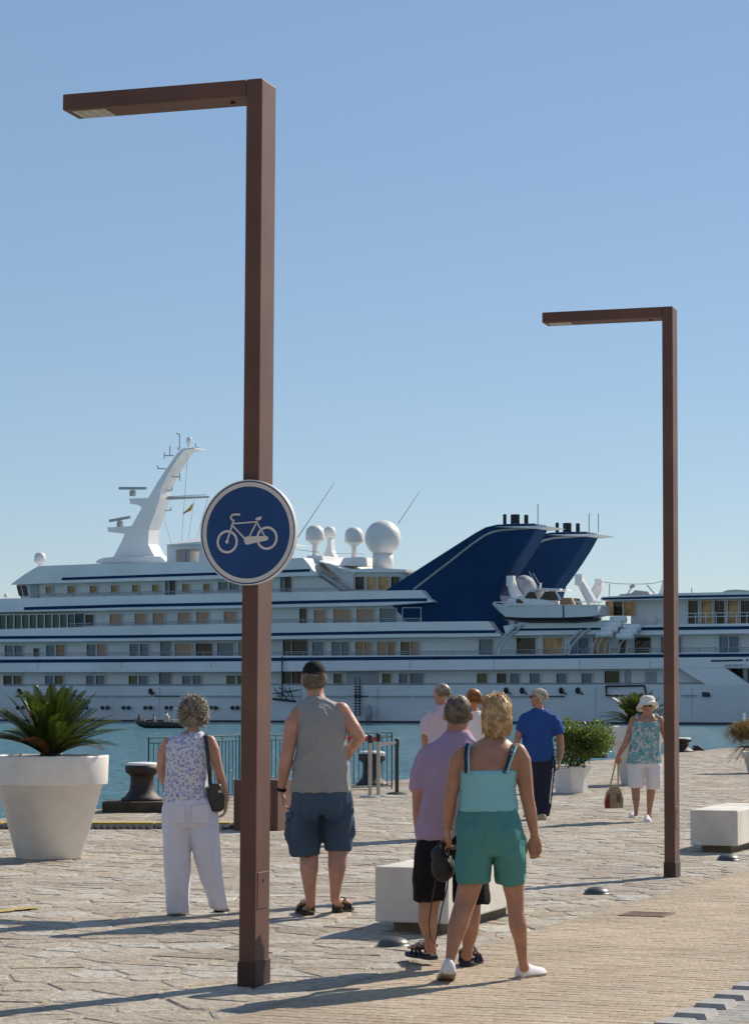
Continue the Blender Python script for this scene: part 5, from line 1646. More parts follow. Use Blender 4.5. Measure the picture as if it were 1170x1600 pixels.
m = M(); m.tube([p.J(329, 1226, -.1), p.J(327, 1205, -.145), p.J(325, 1180, -.128), p.J(322.5, 1160, -.098), p.J(321, 1150.5, -.055), p.J(321, 1147, .03), p.J(323, 1152, .1)], .0165, 6, flat=.3, up=(0, 1, 0)); ob('strap', m, leather_m, bag)

# ---- the man in cap and vest
p = Person('man in black cap, grey sleeveless shirt and denim shorts standing beside the lamp post', 506, 1431, .0085, None, skin_a)
p.arch = (1138, 1089, .06)
p.torso(p.b, [(502, 1245, 42, .12), (502, 1200, 40, .12), (502, 1150, 34, .115), (500, 1122, 36, .105), (498, 1108, 32, .09), (494, 1095, 18, .07)])
p.head(490.5, 1061, 17.2, 27, -.12, .08)
p.neck(494, 1096, 492, 1074, 13.4, .05, .07)
p.limb(p.b, [(466, 1117, 0, 13), (458, 1130, 0, 14), (453, 1155, -.01, 12), (449, 1178, -.02, 10.6), (445, 1200, .0, 10.4), (440, 1233, .06, 6.6)])
p.hand(440, 1236, .06, (.14, .1, -1), (1, .1, 0), (.1, 1, 0), 1.0, .35)
p.limb(p.b, [(533, 1110, 0, 13.5), (541, 1122, 0, 13), (553, 1139, -.03, 11.5), (562, 1152, -.04, 9.8), (556, 1161, .07, 9.4), (546, 1171, .2, 7)])
p.hand(551, 1166, .14, (-.25, .5, -.35), (-.3, -.2, -1), (-.5, .4, .5), 1.0, .5)
for pts in ([(480, 1290, 0, 17), (483, 1335, 0, 15), (483, 1358, -.02, 14.6), (484, 1385, -.01, 10.5), (486, 1411, .01, 7.2)], [(526, 1290, 0, 17), (528, 1330, 0, 15.5), (527, 1352, -.02, 15), (525, 1378, 0, 10.5), (523, 1402, .02, 7.2)]): p.limb(p.b, pts)
fa, fb = G(484, 1430.5), G(525, 1426.5)
foot(p, p.J(486, 1411, .02), fa + V((0, 0, .025)), (-.3, 1, 0)); foot(p, p.J(523, 1404, .02), fb + V((0, 0, .025)), (.4, 1, 0))
p.done()
m = M()
p.torso(m, [(501.5, 1237, 47, .155), (501.5, 1228, 46.5, .15), (501.5, 1210, 45, .148), (502, 1185, 41, .142), (503, 1160, 38, .135), (503, 1138, 37.5, .13), (502, 1120, 41, .122), (500, 1108, 42, .112), (497, 1100, 31, .095), (495, 1094, 20, .08), (494, 1089, 15.5, .072)])
p.wear('sleeveless_shirt', m, cloth('grey_jersey', (0.3, 0.295, 0.29), .06, 3), folds=(0.0190, 5.5, .8, .8))
denim_m = cloth('blue_denim', (0.035, 0.06, 0.095), .1, 2.2, (0.1, 0.14, 0.19), .9, .4)
m = M()
p.torso(m, [(503, 1272, 48, .145), (503, 1255, 48.5, .16), (502.5, 1240, 45.5, .143), (502, 1232, 43, .132), (502, 1226, 41, .12)])
p.leg(m, [(478, 1260, 0, 25.5), (477.5, 1280, 0, 25.5), (477, 1305, 0, 24.5), (477, 1336, 0, 23)], .155)
p.leg(m, [(527, 1260, 0, 24.5), (527, 1280, 0, 23.5), (527, 1305, 0, 22), (527, 1329, 0, 20.5)], .155)
p.wear('denim_shorts', m, denim_m, folds=(0.0190, 6, .4))
for x, y, r_ in ((454.5, 1295, -1), (545, 1288, 1)):
    q = M(); cc = p.J(x, y, -.02); q.tube([cc + V((0, 0, .1)), cc + V((.006 * r_, 0, .05)), cc + V((.014 * r_, 0, -.07)), cc + V((.0, 0, -.1))], [.02, .032, .036, .026], 10, round_end=True)
    p.wear('cargo_pocket', q, denim_m, .01, folds=(0.0114, 9, 1))
    q = M(); q.box(cc + V((.012 * r_, -.01, .1)), (.026, 0, 0), (0, .06, 0), (0, 0, .022)); ob('pocket_flap', q, denim_m, p.e, bevel=.008)
for x in (484, 521):
    q = M(); cc = p.J(x, 1268, -.157); q.prism([cc + V((a, (abs(a) * .18 if 1 else 0), b_)) for a, b_ in [(-.065, .07), (.065, .07), (.065, -.05), (0, -.08), (-.065, -.05)]], V((0, .03, 0))); ob('back_pocket', q, denim_m, p.e, bevel=.003)
sandal_m = mat('dark_brown_sandal', (0.04, 0.028, 0.018), .7, .25, 20)
sandal(p, fa, (-.3, 1, 0), sandal_m); sandal(p, fb, (.4, 1, 0), sandal_m)
ax = (p.hr, p.hf, V((0, 0, 1))); hc = p.hc
cap_m = cloth('black_cap', (0.015, 0.015, 0.019), .2, 30)
m = M(); m.ell(hc + V((0, 0, .045)), p.hW * 1.07, p.hD * 1.05, p.hH * .73, 22, 14, ax)
m.v = [hc + V((v.x - hc.x, v.y - hc.y, max(v.z - hc.z, .036 + .012 * math.sin((v - hc).dot(p.hf) * 14)))) for v in m.v]
cp_ = ob('cap', m, cap_m, p.e, smooth=True)
m = M(); m.prism([hc + p.hf * (p.hD * (.75 + .75 * math.cos(a * .35) * (1 - abs(a) * .1))) + p.hr * p.hW * .2 * a + V((0, 0, .04)) for a in (-4, -2.5, -1, 0, 1, 2.5, 4)] + [hc + p.hf * p.hD * .4 + V((0, 0, .05))], V((0, 0, .006))); ob('visor', m, cap_m, cp_)
m = M(); m.tube([hc - p.hf * p.hD * 1.06 * math.cos(a) + p.hr * p.hW * 1.0 * math.sin(a) + V((0, 0, .043)) for a in [x * .2 - .7 for x in range(8)]], .011, 6, flat=.5); ob('back_strap', m, cap_m, cp_)
m = M(); m.ell(hc + V((0, 0, .09)) - p.hf * .0, .012, .012, .008, 8, 6); 
grey_short = hairmat('short_grey_hair', (0.17, 0.14, 0.1), (0.36, 0.3, 0.22))
m = M(); m.ell(hc + V((0, 0, .012)) - p.hf * .012, p.hW * 1.03, p.hD * 1.0, p.hH * .76, 20, 14, ax)
rg = random.Random(9)
strands(m, hc + V((0, 0, .012)) - p.hf * .012, (p.hW * 1.02, p.hD * .99, p.hH * .75), ax, 1100, .022, .0022, lambda d: d.y < .25 and -.95 < d.z < .5, lambda d, r: (d.x * .3 + r.gauss(0, .15), d.y * .3 - .1, -.9), rg, 3)
def cut_hair(m, c, f, fr=.35, lo=-.6):
    # pull the cap shell behind the face
    for i, v in enumerate(m.v):
        q = v - c; a = q.dot(f)
        if a > fr * .1: m.v[i] = v - f * (a - fr * .1) * .75
cut_hair(m, hc, p.hf, .3)
ob('hair', m, grey_short, p.e, smooth=True)
m = M(); m.tube([p.J(440.5, 1231, .055), p.J(440, 1235.5, .06)], 7.6 * p.k, 12); ob('wristband', m, cap_m, p.e)

# ---- the man in the lilac T-shirt
p = Person('grey haired man in lilac T-shirt and black shorts beside the woman in turquoise', 700, 1513.5, .008, None, skin_b)
p.arch = (1206, 1144, .06)
p.torso(p.b, [(703, 1310, 50, .13), (702, 1250, 46, .13), (702, 1200, 41, .115), (704, 1176, 41, .095), (708, 1164, 26, .075), (713, 1148, 22, .075)])
p.head(715.5, 1117, 20.2, 30.5, .1, .08)
p.neck(713, 1152, 715, 1131, 17.0, .05, .07)
p.limb(p.b, [(671, 1180, 0, 15), (661, 1205, 0, 15), (656, 1236, -.02, 13), (656, 1255, -.01, 12.2), (655, 1278, .03, 10.5), (656, 1300, .07, 8.4)])
p.hand(656, 1301, .07, (.14, .12, -1), (1, .2, 0), (.35, 1, 0), 1.12, .25)
p.limb(p.b, [(746, 1178, 0, 15), (756, 1205, .02, 14), (759, 1240, .02, 12), (757, 1268, .06, 10), (754, 1296, .1, 8)])
p.hand(754, 1297, .1, (-.05, .15, -1), (-1, 0, 0), (0, 1, 0), 1.1, .3)
p.limb(p.b, [(676, 1340, 0, 25), (672, 1400, .02, 18), (669, 1420, .0, 16), (668, 1440, -.01, 15.5), (671, 1462, 0, 10.5), (673, 1480, .01, 8)])
p.limb(p.b, [(728, 1340, .05, 25), (734, 1410, .07, 17.5), (735, 1432, .06, 15.5), (734, 1455, .06, 14), (731, 1478, .09, 9), (729, 1492, .1, 7.8)])
fa, fb = G(676, 1508), G(727, 1510.5)
fa.z = .03
foot(p, p.J(673, 1482, .02), fa + V((0, 0, .025)), (-.55, 1, 0), .25); foot(p, p.J(729, 1493, .1), fb + V((0, 0, .025)), (.3, 1, 0), .25)
p.done()
lil_m = cloth('lilac_cotton', (0.37, 0.27, 0.385), .05, 3)
m = M()
p.torso(m, [(702, 1310, 50, .16), (702, 1300, 50.5, .16), (701, 1270, 48, .155), (701, 1235, 46.5, .15), (701, 1205, 47, .14), (703, 1185, 50, .13), (705, 1172, 50, .118), (708, 1163, 40, .105), (712, 1155, 29, .09), (714, 1147, 20.5, .085), (714.5, 1143, 19.5, .08)])
p.limb(m, [(681, 1176, 0, 19), (670, 1190, 0, 20.5), (663, 1212, 0, 19), (660, 1236, -.01, 17.5)], 16, False)
p.limb(m, [(738, 1174, 0, 18), (749, 1190, .02, 19), (756, 1212, .02, 18), (759, 1234, .02, 16.5)], 16, False)
p.wear('t_shirt', m, lil_m, folds=(0.0209, 5, .7, .6))
m = M()
p.torso(m, [(704, 1338, 51, .145), (704, 1325, 52, .16), (703, 1305, 48, .15), (703, 1298, 45, .13)])
p.leg(m, [(677, 1325, 0, 26.5), (674, 1345, 0, 26), (671, 1370, .01, 25.5), (670, 1407, .02, 24.5)], .155)
p.leg(m, [(730, 1325, .02, 28), (733, 1345, .04, 28), (735, 1370, .06, 28), (736, 1412, .07, 29)], .155)
p.wear('shorts', m, cloth('black_cotton', (0.012, 0.011, 0.013), .2, 10), folds=(0.0190, 6, .35))
navy_s = mat('navy_sandal', (0.02, 0.025, 0.045), .7, .25, 20)
sandal(p, fa, (-.55, 1, 0), navy_s, .28, .105); sandal(p, fb, (.3, 1, 0), navy_s, .28, .105)
ax = (p.hr, p.hf, V((0, 0, 1))); hc = p.hc
m = M(); m.ell(hc + V((0, 0, .022)) - p.hf * .014, p.hW * 1.03, p.hD * 1.0, p.hH * .8, 22, 14, ax)
rg = random.Random(12)
groom(m, hc + V((0, 0, .022)) - p.hf * .014, (p.hW * 1.03, p.hD * 1.0, p.hH * .8), ax, 2600, .026, .0019, .0, 2.0, rg, .004, .0, .9, .35, down=2.4)
cut_hair(m, hc, p.hf, .4)
ob('hair', m, hairmat('dark_grey_hair', (0.1, 0.085, 0.07), (0.3, 0.25, 0.2)), p.e, smooth=True)

# ---- the woman in turquoise
p = Person('blonde woman in turquoise camisole and green shorts with white shoes, walking nearest the viewer', 765, 1531.5, .0078, None, skin_b)
wm = p
p.arch = (1207, 1156, .055)
p.torso(p.b, [(764, 1290, 46, .13), (763, 1255, 43, .125), (762, 1225, 41, .12), (762.5, 1206, 43.5, .118), (764, 1190, 46.5, .112), (766, 1178, 48, .102), (768, 1169, 42, .092), (770, 1161, 30, .08), (772, 1154, 20, .07)])
p.head(776, 1118.5, 19.8, 30.5, .08, .08)
p.neck(771, 1158, 775, 1135, 13.5, .05, .07)
p.limb(p.b, [(722, 1177, 0, 12), (714, 1190, 0, 13), (709, 1215, .0, 12), (704, 1245, .0, 10.4), (702, 1265, .03, 10), (700, 1295, .08, 6.6)])
p.hand(700, 1296, .08, (.0, .15, -1), (1, .2, 0), (.2, 1, 0), .98, .8)
p.limb(p.b, [(809, 1174, 0, 13), (815.5, 1188, 0, 14), (819, 1215, 0, 13), (823, 1245, -.01, 11), (828, 1268, .01, 10.4), (835, 1306, .05, 6.4)])
p.hand(835, 1308, .05, (.02, .02, -1), (-.25, -1, 0), (-1, .1, 0), .95, .6, .06)
p.limb(p.b, [(742, 1340, 0, 24), (733, 1385, -.02, 19), (727, 1408, -.02, 16.8), (722, 1424, -.04, 16), (714, 1450, -.07, 15.5), (708, 1474, -.09, 11), (703, 1500, -.1, 7.6), (700, 1512, -.1, 8)])
p.limb(p.b, [(796, 1340, 0, 23), (802, 1385, .02, 17), (804.5, 1405, .02, 14.4), (805.5, 1425, .02, 13.2), (809, 1446, .01, 14.4), (813, 1470, .04, 10.4), (816, 1500, .07, 7.4), (819, 1512, .07, 8)])
p.done()
turq_m = cloth('turquoise_jersey', (0.24, 0.52, 0.55), .04, 4)
m = M()
p.torso(m, [(763, 1267, 46.2, .156), (763, 1257, 45.2, .152), (762, 1235, 43.5, .145), (762, 1215, 44, .14), (762.5, 1206, 45, .138), (762.5, 1203, 44, .13)])
cam = p.wear('camisole', m, turq_m, folds=(.006, 5, 2.2))
strap_m = pattern('dotted_strap', (0.03, 0.035, 0.06), [((0.6, 0.62, 0.62), 'v', 60, .34, .42)])
for a in ([(728.5, 1208, -.128), (728, 1190, -.118), (728, 1176, -.108), (729.5, 1166, -.075), (731, 1162, -.03)], [(788, 1208, -.128), (794, 1190, -.122), (799, 1176, -.108), (803, 1166, -.075), (804, 1162, -.03)]):
    q = M(); q.tube([p.J(t[0], t[1], t[2] + p.ady(t[1])) for t in a], .0135, 6, flat=.3, up=(0, 1, 0)); ob('strap', q, strap_m, p.e)
    q = M(); s_ = 1 if a[0][0] > 760 else -1; q.tube([p.J(t[0] + 3.6, t[1], t[2] - .003 + p.ady(t[1])) for t in a], .006, 5, flat=.4, up=(0, 1, 0)); ob('strap', q, turq_m, p.e)
green_m = cloth('green_cotton', (0.08, 0.245, 0.235), .06, 3)
m = M()
p.torso(m, [(767, 1334, 49, .14), (766, 1318, 52.5, .165), (765, 1295, 51, .168), (763.5, 1275, 47.5, .156), (762.5, 1264, 44, .138), (762.5, 1256, 42, .125)])
for x_ in (743, 788): m.ell(p.J(x_, 1302, -.07), .094, .098, .1, 16, 10)
p.leg(m, [(742, 1312, -.01, 27.5), (741, 1330, -.01, 28), (740, 1352, -.015, 27), (739.5, 1379, -.02, 26)], .168)
p.leg(m, [(793.5, 1312, 0, 27), (794.5, 1330, .0, 26.5), (796, 1352, .01, 24.5), (797, 1382, .02, 22.5)], .168)
p.wear('shorts', m, green_m, it=10, folds=(0.0171, 6, .6, .5))
canvas_m = cloth('white_canvas_shoe', (0.75, 0.73, 0.74), .04, 20)
sole_m = mat('shoe_sole', (0.3, 0.26, 0.19), .8, .15, 20)
hl = G(701, 1535); hl.z = .075
shoe(p, 'shoe', hl + V((0, -.07, -.02)), (-.08, 1, -.28), canvas_m, .235, .098, .092, sole_m=sole_m)
hr_ = G(811, 1528)
shoe(p, 'shoe', hr_, (.66, .75, 0), canvas_m, .225, .095, .085, sole_m=sole_m)
ax = (p.hr, p.hf, V((0, 0, 1))); hc = p.hc
m = M(); m.ell(hc + V((0, 0, .022)) - p.hf * .012, p.hW * 1.12, p.hD * 1.06, p.hH * .84, 22, 14, ax)
m.ell(hc - V((0, 0, .055)) - p.hf * .03, p.hW * 1.0, p.hD * .8, p.hH * .72, 20, 12, ax)
rg = random.Random(15)
groom(m, hc + V((0, 0, .022)) - p.hf * .012, (p.hW * 1.13, p.hD * 1.07, p.hH * .85), ax, 1500, .13, .0034, .05, 1.5, rg, .008, .0015, 1.0, .3, spread=-.04)
groom(m, hc + V((0, 0, -.02)) - p.hf * .03, (p.hW * 1.12, p.hD * .92, p.hH * .9), ax, 1100, .1, .0032, .9, 1.62, rg, .006, .0015, .7, .1, spread=-.2)
groom(m, hc + V((0, 0, .03)) - p.hf * .005, (p.hW * 1.1, p.hD * 1.04, p.hH * .86), ax, 140, .05, .0024, .1, 1.0, rg, .014, .004, .9, -.2)
ob('hair', m, hairmat('blonde_hair', (0.34, 0.2, 0.085), (0.7, 0.5, 0.26)), p.e, smooth=True)
m = M(); m.tube([p.J(700.3, 1291, .078), p.J(700, 1293.5, .08)], 7.4 * p.k, 12); ob('bracelet', m, mat('beaded_bracelet', (0.25, 0.14, 0.08), .5, .5, 200), p.e)

# the black pouch she carries
pp = empty('camera_pouch', p.J(692, 1378, .1), 'black camera pouch with dangling cord held by the woman in turquoise', 'pouch')
nyl_m = mat('black_nylon', (0.013, 0.013, 0.013), .6, .3, 20, bump=.3, bscale=120)
m = M(); c0 = p.J(692, 1350, .1)
m.ell(c0 + V((0, 0, -.02)), .068, .06, .082, 16, 10); m.ell(c0 + V((-.025, 0, .05)), .045, .05, .05, 14, 8); m.ell(c0 + V((-.005, 0, .09)), .03, .03, .04)
fuse('body', m, .009, nyl_m, pp, 4, (.005, 14, 1))
m = M(); m.tube([p.J(684, 1358, .08), p.J(676, 1400, .06), p.J(670, 1440, .05), p.J(672, 1462, .04), p.J(679, 1476, .04), p.J(682, 1462, .04), p.J(690, 1420, .06), p.J(699, 1385, .07), p.J(702, 1345, .07), p.J(699, 1322, .09)], .0042, 5); ob('cord', m, nyl_m, pp)
m = M(); m.tube([c0 + V((.045, -.06, .05)), c0 + V((.05, -.06, .0))], .007, 6); ob('zip_pull', m, inox_m, pp)

# ---- the man in blue
p = Person('white haired man in royal blue T-shirt and dark track trousers walking on the quay', 845, 1280.5, .0125, None, skin_b)
p.torso(p.b, [(845, 1190, 20, .11), (842, 1150, 18, .11), (840, 1120, 18, .1), (841, 1109, 10, .07)])
p.head(840.5, 1090.5, 10.2, 15, -1.15, 0)
p.neck(842, 1112, 841, 1099, 7)
p.limb(p.b, [(818, 1126, 0, 6), (811, 1142, -.04, 6), (807, 1158, -.08, 5), (804, 1168, -.02, 4.6), (806, 1180, .12, 3.6)])
p.hand(806, 1181, .12, (.1, .3, -1), (1, 0, 0), (0, 1, 0), 1.0, .4)
p.limb(p.b, [(866, 1126, 0, 6.2), (873, 1145, 0, 6), (876, 1163, .02, 5.2), (876, 1174, .0, 4.8), (874, 1186, -.05, 3.8)])
p.hand(874, 1187, -.05, (-.1, -.1, -1), (-1, 0, 0), (0, -1, 0), 1.05, .4)
p.limb(p.b, [(840, 1195, 0, 10), (840, 1235, .05, 7), (842, 1270, .1, 4.5)]); p.limb(p.b, [(854, 1195, 0, 10), (852, 1235, -.05, 7), (849, 1270, -.08, 4.5)])
p.done()
m = M()
p.torso(m, [(840, 1188.5, 23, .15), (840, 1183, 23.5, .15), (840, 1160, 23, .145), (840, 1138, 23.5, .135), (840, 1124, 26, .12), (841, 1117, 23, .105), (842, 1112, 15, .09), (842, 1107.5, 9.5, .075)])
p.limb(m, [(824, 1120, 0, 9), (817, 1130, -.01, 9.5), (812, 1146, -.04, 8.5)], 14, False)
p.limb(m, [(860, 1120, 0, 9), (867, 1130, 0, 9.5), (872.5, 1148, 0, 8.5)], 14, False)
p.wear('t_shirt', m, cloth('royal_blue_cotton', (0.025, 0.075, 0.26), .06, 4), folds=(0.0247, 5, .7, .5))
m = M()
p.torso(m, [(846, 1204, 19.5, .12), (845, 1192, 21, .13), (844, 1180, 20, .12)])
p.leg(m, [(838, 1196, 0, 12), (839, 1210, .01, 12), (840, 1235, .04, 11), (842, 1275, .08, 9.5)], .13); p.leg(m, [(854, 1196, 0, 11.5), (853, 1210, -.01, 11), (852, 1235, -.04, 10), (848, 1274, -.06, 9)], .13)
p.wear('track_trousers', m, cloth('dark_navy_trousers', (0.025, 0.027, 0.048), .1, 6), folds=(0.0266, 6, .4))
m = M(); m.tube([p.J(863.5, 1200, -.09), p.J(861, 1225, -.12), p.J(858, 1255, -.13)], .008, 5); ob('side_stripe', m, frame_m, p.e)
sneak = cloth('tan_sneaker', (0.42, 0.33, 0.2), .25, 20)
shoe(p, 'shoe', G(852, 1281.5), (-1, -.3, 0), sneak, .25, .095, .085); shoe(p, 'shoe', G(847, 1277), (-1, .1, 0), sneak, .25, .095, .085)
ax = (p.hr, p.hf, V((0, 0, 1))); hc = p.hc
m = M(); m.ell(hc + V((0, 0, .03)) - p.hf * .02, p.hW * 1.05, p.hD * 1.0, p.hH * .78, 18, 12, ax)
rg = random.Random(3)
strands(m, hc + V((0, 0, .03)) - p.hf * .02, (p.hW * 1.03, p.hD * .99, p.hH * .77), ax, 600, .03, .003, lambda d: d.y < .3 and d.z > -.5, lambda d, r: (d.x * .4, d.y * .3 - .2, -.7 + d.z * .6), rg, 3)
cut_hair(m, hc, p.hf, .35)
ob('hair', m, hairmat('white_hair', (0.4, 0.34, 0.26), (0.68, 0.62, 0.53)), p.e, smooth=True)
m = M(); m.tube([hc + p.hr * p.hW * 1.06 * math.sin(a) + p.hf * p.hD * 1.02 * math.cos(a) + V((0, 0, .022)) for a in [x * .3 - 1.5 for x in range(11)]], .007, 5)
for q in (-1, 1): m.ell(hc + p.hf * p.hD * .93 + p.hr * q * .033 + V((0, 0, .015)), .026, .008, .019, 10, 6, ax)
ob('sunglasses', m, black_m, p.e)

# ---- the woman in the white hat, coming towards the viewer
p = Person('woman in white sun hat and patterned turquoise top walking towards the viewer', 1003, 1283.5, .012, None, skin_b)
p.torso(p.b, [(1005, 1195, 23, .11), (1006, 1160, 19, .11), (1008, 1135, 20, .115), (1010, 1126, 20, .11), (1011, 1119, 13, .085), (1011, 1114, 8, .065)])
p.head(1011, 1103.5, 9.6, 14.8, math.pi + .1, -.02)
p.neck(1011, 1122, 1011, 1111, 6.6)
p.limb(p.b, [(989, 1124, 0, 5.4), (986, 1135, 0, 6), (980.5, 1152, .02, 5.4), (975, 1165, .0, 4.7), (966, 1180, -.05, 3.4)])
p.hand(965.5, 1181, -.05, (-.15, 0, -1), (0, 1, 0), (1, -.2, 0), .95, .9)
p.limb(p.b, [(1030, 1124, 0, 5.6), (1034, 1134, 0, 6), (1038.5, 1150, .05, 5.3), (1041, 1162, .1, 4.2), (1044, 1178, .12, 3.2)])
p.hand(1044, 1179, .12, (.1, .1, -1), (0, 1, 0), (-1, 0, 0), .95, .5)
p.limb(p.b, [(994, 1200, 0, 11), (992.5, 1234, -.05, 7), (993, 1247, -.06, 6.4), (993.5, 1262, -.04, 4), (992.5, 1273, -.04, 3.4)])
p.limb(p.b, [(1018, 1200, 0, 11), (1016.5, 1234, .02, 7), (1015.5, 1248, .03, 6.2), (1014, 1265, .0, 4), (1013, 1279, 0, 3.4)])
p.done()
m = M()
p.torso(m, [(1004.5, 1193, 27.5, .16), (1005, 1186, 26.5, .16), (1006, 1170, 23, .15), (1007, 1150, 22, .145), (1008, 1134, 22.5, .14), (1009, 1129, 22, .125), (1009, 1127, 21, .115)])
for x in (995, 1024): p.limb(m, [(x, 1126, 0, 6), (x, 1118, .0, 4), (x + (3 if x < 1010 else -3), 1116, .02, 3)])
p.wear('sleeveless_top', m, pattern('turquoise_print', (0.17, 0.38, 0.41), [((0.5, 0.52, 0.5), 'n', 15, .5, .56), ((0.1, 0.27, 0.31), 'n', 24, .54, .6), ((0.22, 0.17, 0.24), 'n', 32, .58, .64), ((0.62, 0.62, 0.6), 'n', 40, .62, .68)]), folds=(0.0171, 7, .5))
m = M()
p.torso(m, [(1006.5, 1199, 24.5, .13), (1006, 1194, 25.5, .145), (1006, 1188, 24, .14)])
p.leg(m, [(993.5, 1196, 0, 12.6), (993, 1212, -.02, 12), (992, 1231, -.035, 11.3)], .145); p.leg(m, [(1020, 1196, 0, 12.6), (1020.5, 1212, .0, 12), (1021, 1233, .01, 11.6)], .145)
p.wear('shorts', m, cloth('white_shorts_cotton', (0.72, 0.7, 0.72), .03), folds=(0.0190, 6, .4))
shoe(p, 'shoe', G(992, 1277) + V((0, .12, .0)), (-.25, -1, -.0), canvas_m, .235, .1, .092, sole_m=canvas_m); shoe(p, 'shoe', G(1013, 1285) + V((0, .2, 0)), (-.05, -1, 0), canvas_m, .235, .1, .092, sole_m=canvas_m)
ax = (p.hr, p.hf, V((0, 0, 1))); hc = p.hc
hatm = cloth('white_hat_cotton', (0.72, 0.68, 0.6), .05, 20)
m = M()
hat_c = hc + V((0, 0, .052))
def hring_(r, z, t=0.0, w=0.0): return [hat_c + p.hr * r * math.cos(a) + p.hf * r * 1.12 * math.sin(a) + V((0, 0, z + t * math.sin(a) - w * math.cos(a) + (w * .4 * math.sin(3 * a + 1)))) for a in [2 * math.pi * k / 32 for k in range(32)]]
m.loft([hring_(.146, -.064, .052, .022), hring_(.143, -.058, .052, .022), hring_(.118, -.022, .03, .008), hring_(.1, .0, .012), hring_(.098, .035), hring_(.086, .066), hring_(.05, .084), hring_(.01, .088)])
ob('sun_hat', m, hatm, p.e, smooth=True)
m = M(); m.ell(hc + V((0, 0, .02)) - p.hf * .02, p.hW * 1.08, p.hD * .95, p.hH * .75, 16, 10, ax); m.ell(hc - V((0, 0, .03)) - p.hf * .045, p.hW * 1.12, p.hD * .6, p.hH * .5, 14, 8, ax)
cut_hair(m, hc, p.hf, .3)
ob('hair', m, MATS['white_hair'], p.e, smooth=True)
m = M()
for q in (-1, 1): m.ell(hc + p.hf * p.hD * .96 + p.hr * q * .032 + V((0, 0, .012)), .027, .012, .021, 10, 6, ax)
m.tube([hc + p.hr * p.hW * 1.08 * math.sin(a) + p.hf * p.hD * 1.02 * math.cos(a) + V((0, 0, .018)) for a in [x * .3 - 1.5 for x in range(11)]], .005, 5)
ob('sunglasses', m, black_m, p.e)
m = M(); m.tube([p.J(1005, 1117, -.09), p.J(1009, 1123, -.12), p.J(1011, 1125, -.125), p.J(1014, 1122, -.12), p.J(1018, 1117, -.09)], .004, 5); ob('necklace', m, inox_m, p.e)
# her bag
hb = empty('tote_bag', p.J(958.5, 1263, -.05), 'beige and red cloth bag hanging from the hand of the woman in the white hat', 'handbag')
m = M(); cb = p.J(958.5, 1245, -.05); kk = p.k
sh = [(-14, -18), (14, -17), (14.5, -4), (10, 12), (4, 17), (-4, 16), (-12, 6), (-15, -8)]
m.loft([[cb + V((a * f_ * kk, y_, b_ * f_ * kk)) for a, b_ in sh] for y_, f_ in ((-.055, .85), (-.04, 1), (.04, 1), (.055, .85))])
ob('body', m, cloth('beige_canvas', (0.34, 0.25, 0.16), .15, 14), hb, bevel=.008)
m = M(); m.prism([cb + V((a * kk, -.0565, b_ * kk)) for a, b_ in [(-13.5, -16.5), (-7, -17), (-7, 5), (-10.5, 3), (-13.8, -7)]], V((0, -.004, 0))); ob('red_panel', m, cloth('dark_red_canvas', (0.24, 0.03, 0.022), .1, 14), hb)
m = M(); m.prism([cb + V((a * kk, -.0565, b_ * kk)) for a, b_ in [(4, -8), (9, -8), (9, 4), (4, 5)]], V((0, -.008, 0))); ob('pocket', m, cloth('brown_canvas', (0.16, 0.1, 0.06), .15, 14), hb)
for dy in (-.04, .04):
    m = M(); m.tube([p.J(952, 1231, dy - .05), p.J(957, 1210, dy - .05), p.J(961, 1192, -.05), p.J(963.5, 1187.5, -.05), p.J(965, 1192, -.05), p.J(965, 1212, dy - .05), p.J(965, 1231, dy - .05)], .011, 6, flat=.5); ob('handle', m, cloth('straw_handle', (0.42, 0.32, 0.17), .1, 20), hb)

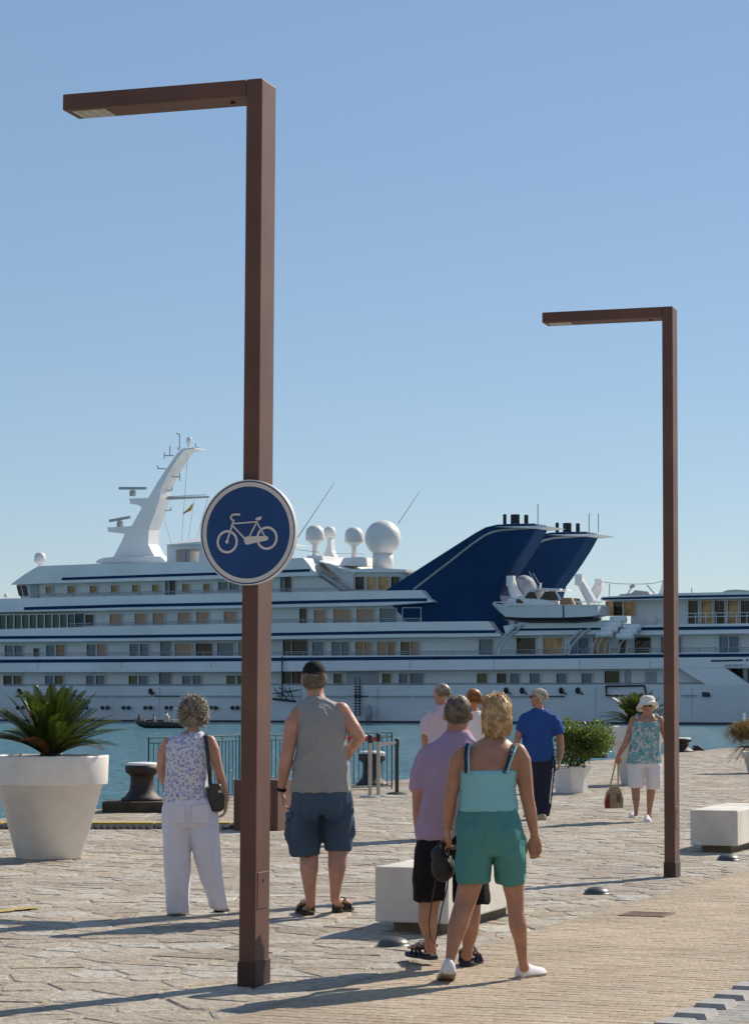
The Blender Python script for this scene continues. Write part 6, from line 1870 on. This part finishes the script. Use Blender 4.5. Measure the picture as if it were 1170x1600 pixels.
# ---- the pair farther off, half hidden by the walking couple
GZ = 27.0
def far_person(label, px, ytop, yaw, sk, hairm, topm, botm, woman, hw):
    g = D(px, 1090 + CAMH * FPX / GZ, GZ); 
    p = Person(label, px, 1090 + CAMH * FPX / GZ, .0125, None, sk)
    k = p.k; yf = 1090 + CAMH * FPX / GZ
    H = yf - ytop
    Yy = lambda f_: yf - H * f_
    p.torso(p.b, [(px + 2, Yy(.55), 20, .1), (px + 2, Yy(.7), 18, .1), (px + 2, Yy(.78), 17, .085), (px + 2, Yy(.845), 9, .06)])
    p.head(px, Yy(.93), hw, H * .066, yaw)
    p.neck(px + 2, Yy(.84), px + 1, Yy(.9), 7.6)
    for s_ in (-1, 1):
        x = px + 2 + s_ * 26
        p.limb(p.b, [(x - s_ * 3, Yy(.79), 0, 6.5), (x, Yy(.7), -.02, 6.3), (x + s_ * 1, Yy(.63), 0, 5.4), (x - s_ * 1, Yy(.52), .06, 4)])
        p.hand(x - s_ * 1, Yy(.515), .06, (0, .1, -1), (-s_, 0, 0), (0, 1, 0), 1, .4)
        p.limb(p.b, [(px + 2 + s_ * 11, Yy(.5), 0, 11), (px + 2 + s_ * 12, Yy(.28), .03 * s_, 8), (px + 2 + s_ * 12, Yy(.05), .05 * s_, 5)])
    p.done()
    m = M()
    p.torso(m, [(px + 2, Yy(.48), 24, .145), (px + 2, Yy(.6), 23, .14), (px + 2, Yy(.72), 24, .135), (px + 2, Yy(.785), 27, .12), (px + 2, Yy(.81), 24, .105), (px + 2, Yy(.83), 14, .085), (px + 2, Yy(.85), 10, .075)])
    for s_ in (-1, 1): p.limb(m, [(px + 2 + s_ * 19, Yy(.79), 0, 9), (px + 2 + s_ * 25, Yy(.75), 0, 9.5), (px + 2 + s_ * 28, Yy(.675), -.01, 8.6)], 14, False)
    p.wear('shirt', m, topm, folds=(0.0228, 6, .6))
    if not woman:
        m = M(); p.limb(m, [(px + 2, Yy(.84), 0, 10.5), (px + 1.5, Yy(.862), 0, 9.6)], 14, False); ob('collar', m, topm, p.e, smooth=True)
    m = M(); p.torso(m, [(px + 2, Yy(.44), 24, .14), (px + 2, Yy(.52), 22, .13)])
    for s_ in (-1, 1): p.limb(m, [(px + 2 + s_ * 11, Yy(.47), 0, 14), (px + 2 + s_ * 12, Yy(.28), .02 * s_, 12), (px + 2 + s_ * 12.5, Yy(.04), .04 * s_, 10)], 14, False)
    p.wear('trousers', m, botm, folds=(0.0228, 6, .4))
    for s_ in (-1, 1): shoe(p, 'shoe', g + V((s_ * .085, -.03, 0)), (s_ * .15, 1, 0), sneak, .26, .095, .085)
    ax = (p.hr, p.hf, V((0, 0, 1))); hc = p.hc
    m = M(); m.ell(hc + V((0, 0, .03)) - p.hf * .02, p.hW * (1.2 if woman else 1.05), p.hD * 1.04, p.hH * .8, 18, 12, ax)
    if woman: m.ell(hc - V((0, 0, .02)) - p.hf * .03, p.hW * 1.2, p.hD * .85, p.hH * .72, 16, 10, ax)
    rg = random.Random(31)
    strands(m, hc + V((0, 0, .025)) - p.hf * .02, (p.hW * (1.18 if woman else 1.03), p.hD * 1.02, p.hH * .8), ax, 700, .06 if woman else .025, .0035, lambda d: d.y < .3 and d.z > -.5, lambda d, r: (d.x * .4 + r.gauss(0, .2), d.y * .3 - .2, -.8 + max(0, d.z) * .6), rg, 4)
    cut_hair(m, hc, p.hf, .35)
    ob('hair', m, hairm, p.e, smooth=True)
    return p
p = far_person('grey haired man in pale pink shirt seen beyond the man in lilac', 688.5, 1067.5, -.9, skin_c, hairmat('sandy_grey_hair', (0.22, 0.17, 0.12), (0.45, 0.37, 0.28)), cloth('pale_pink_cotton', (0.58, 0.46, 0.53), .04), cloth('beige_trousers', (0.3, 0.26, 0.2), .08), False, 10.4)
GZ = 27.6
p = far_person('auburn haired woman in white shirt seen beyond the walking couple', 737, 1075.5, -.95, skin_c, hairmat('auburn_hair', (0.22, 0.085, 0.025), (0.5, 0.25, 0.09)), cloth('white_cotton_shirt', (0.68, 0.66, 0.63), .04), cloth('grey_trousers', (0.12, 0.12, 0.13), .08), True, 9.6)

bpy.data.scenes.remove(TMP)
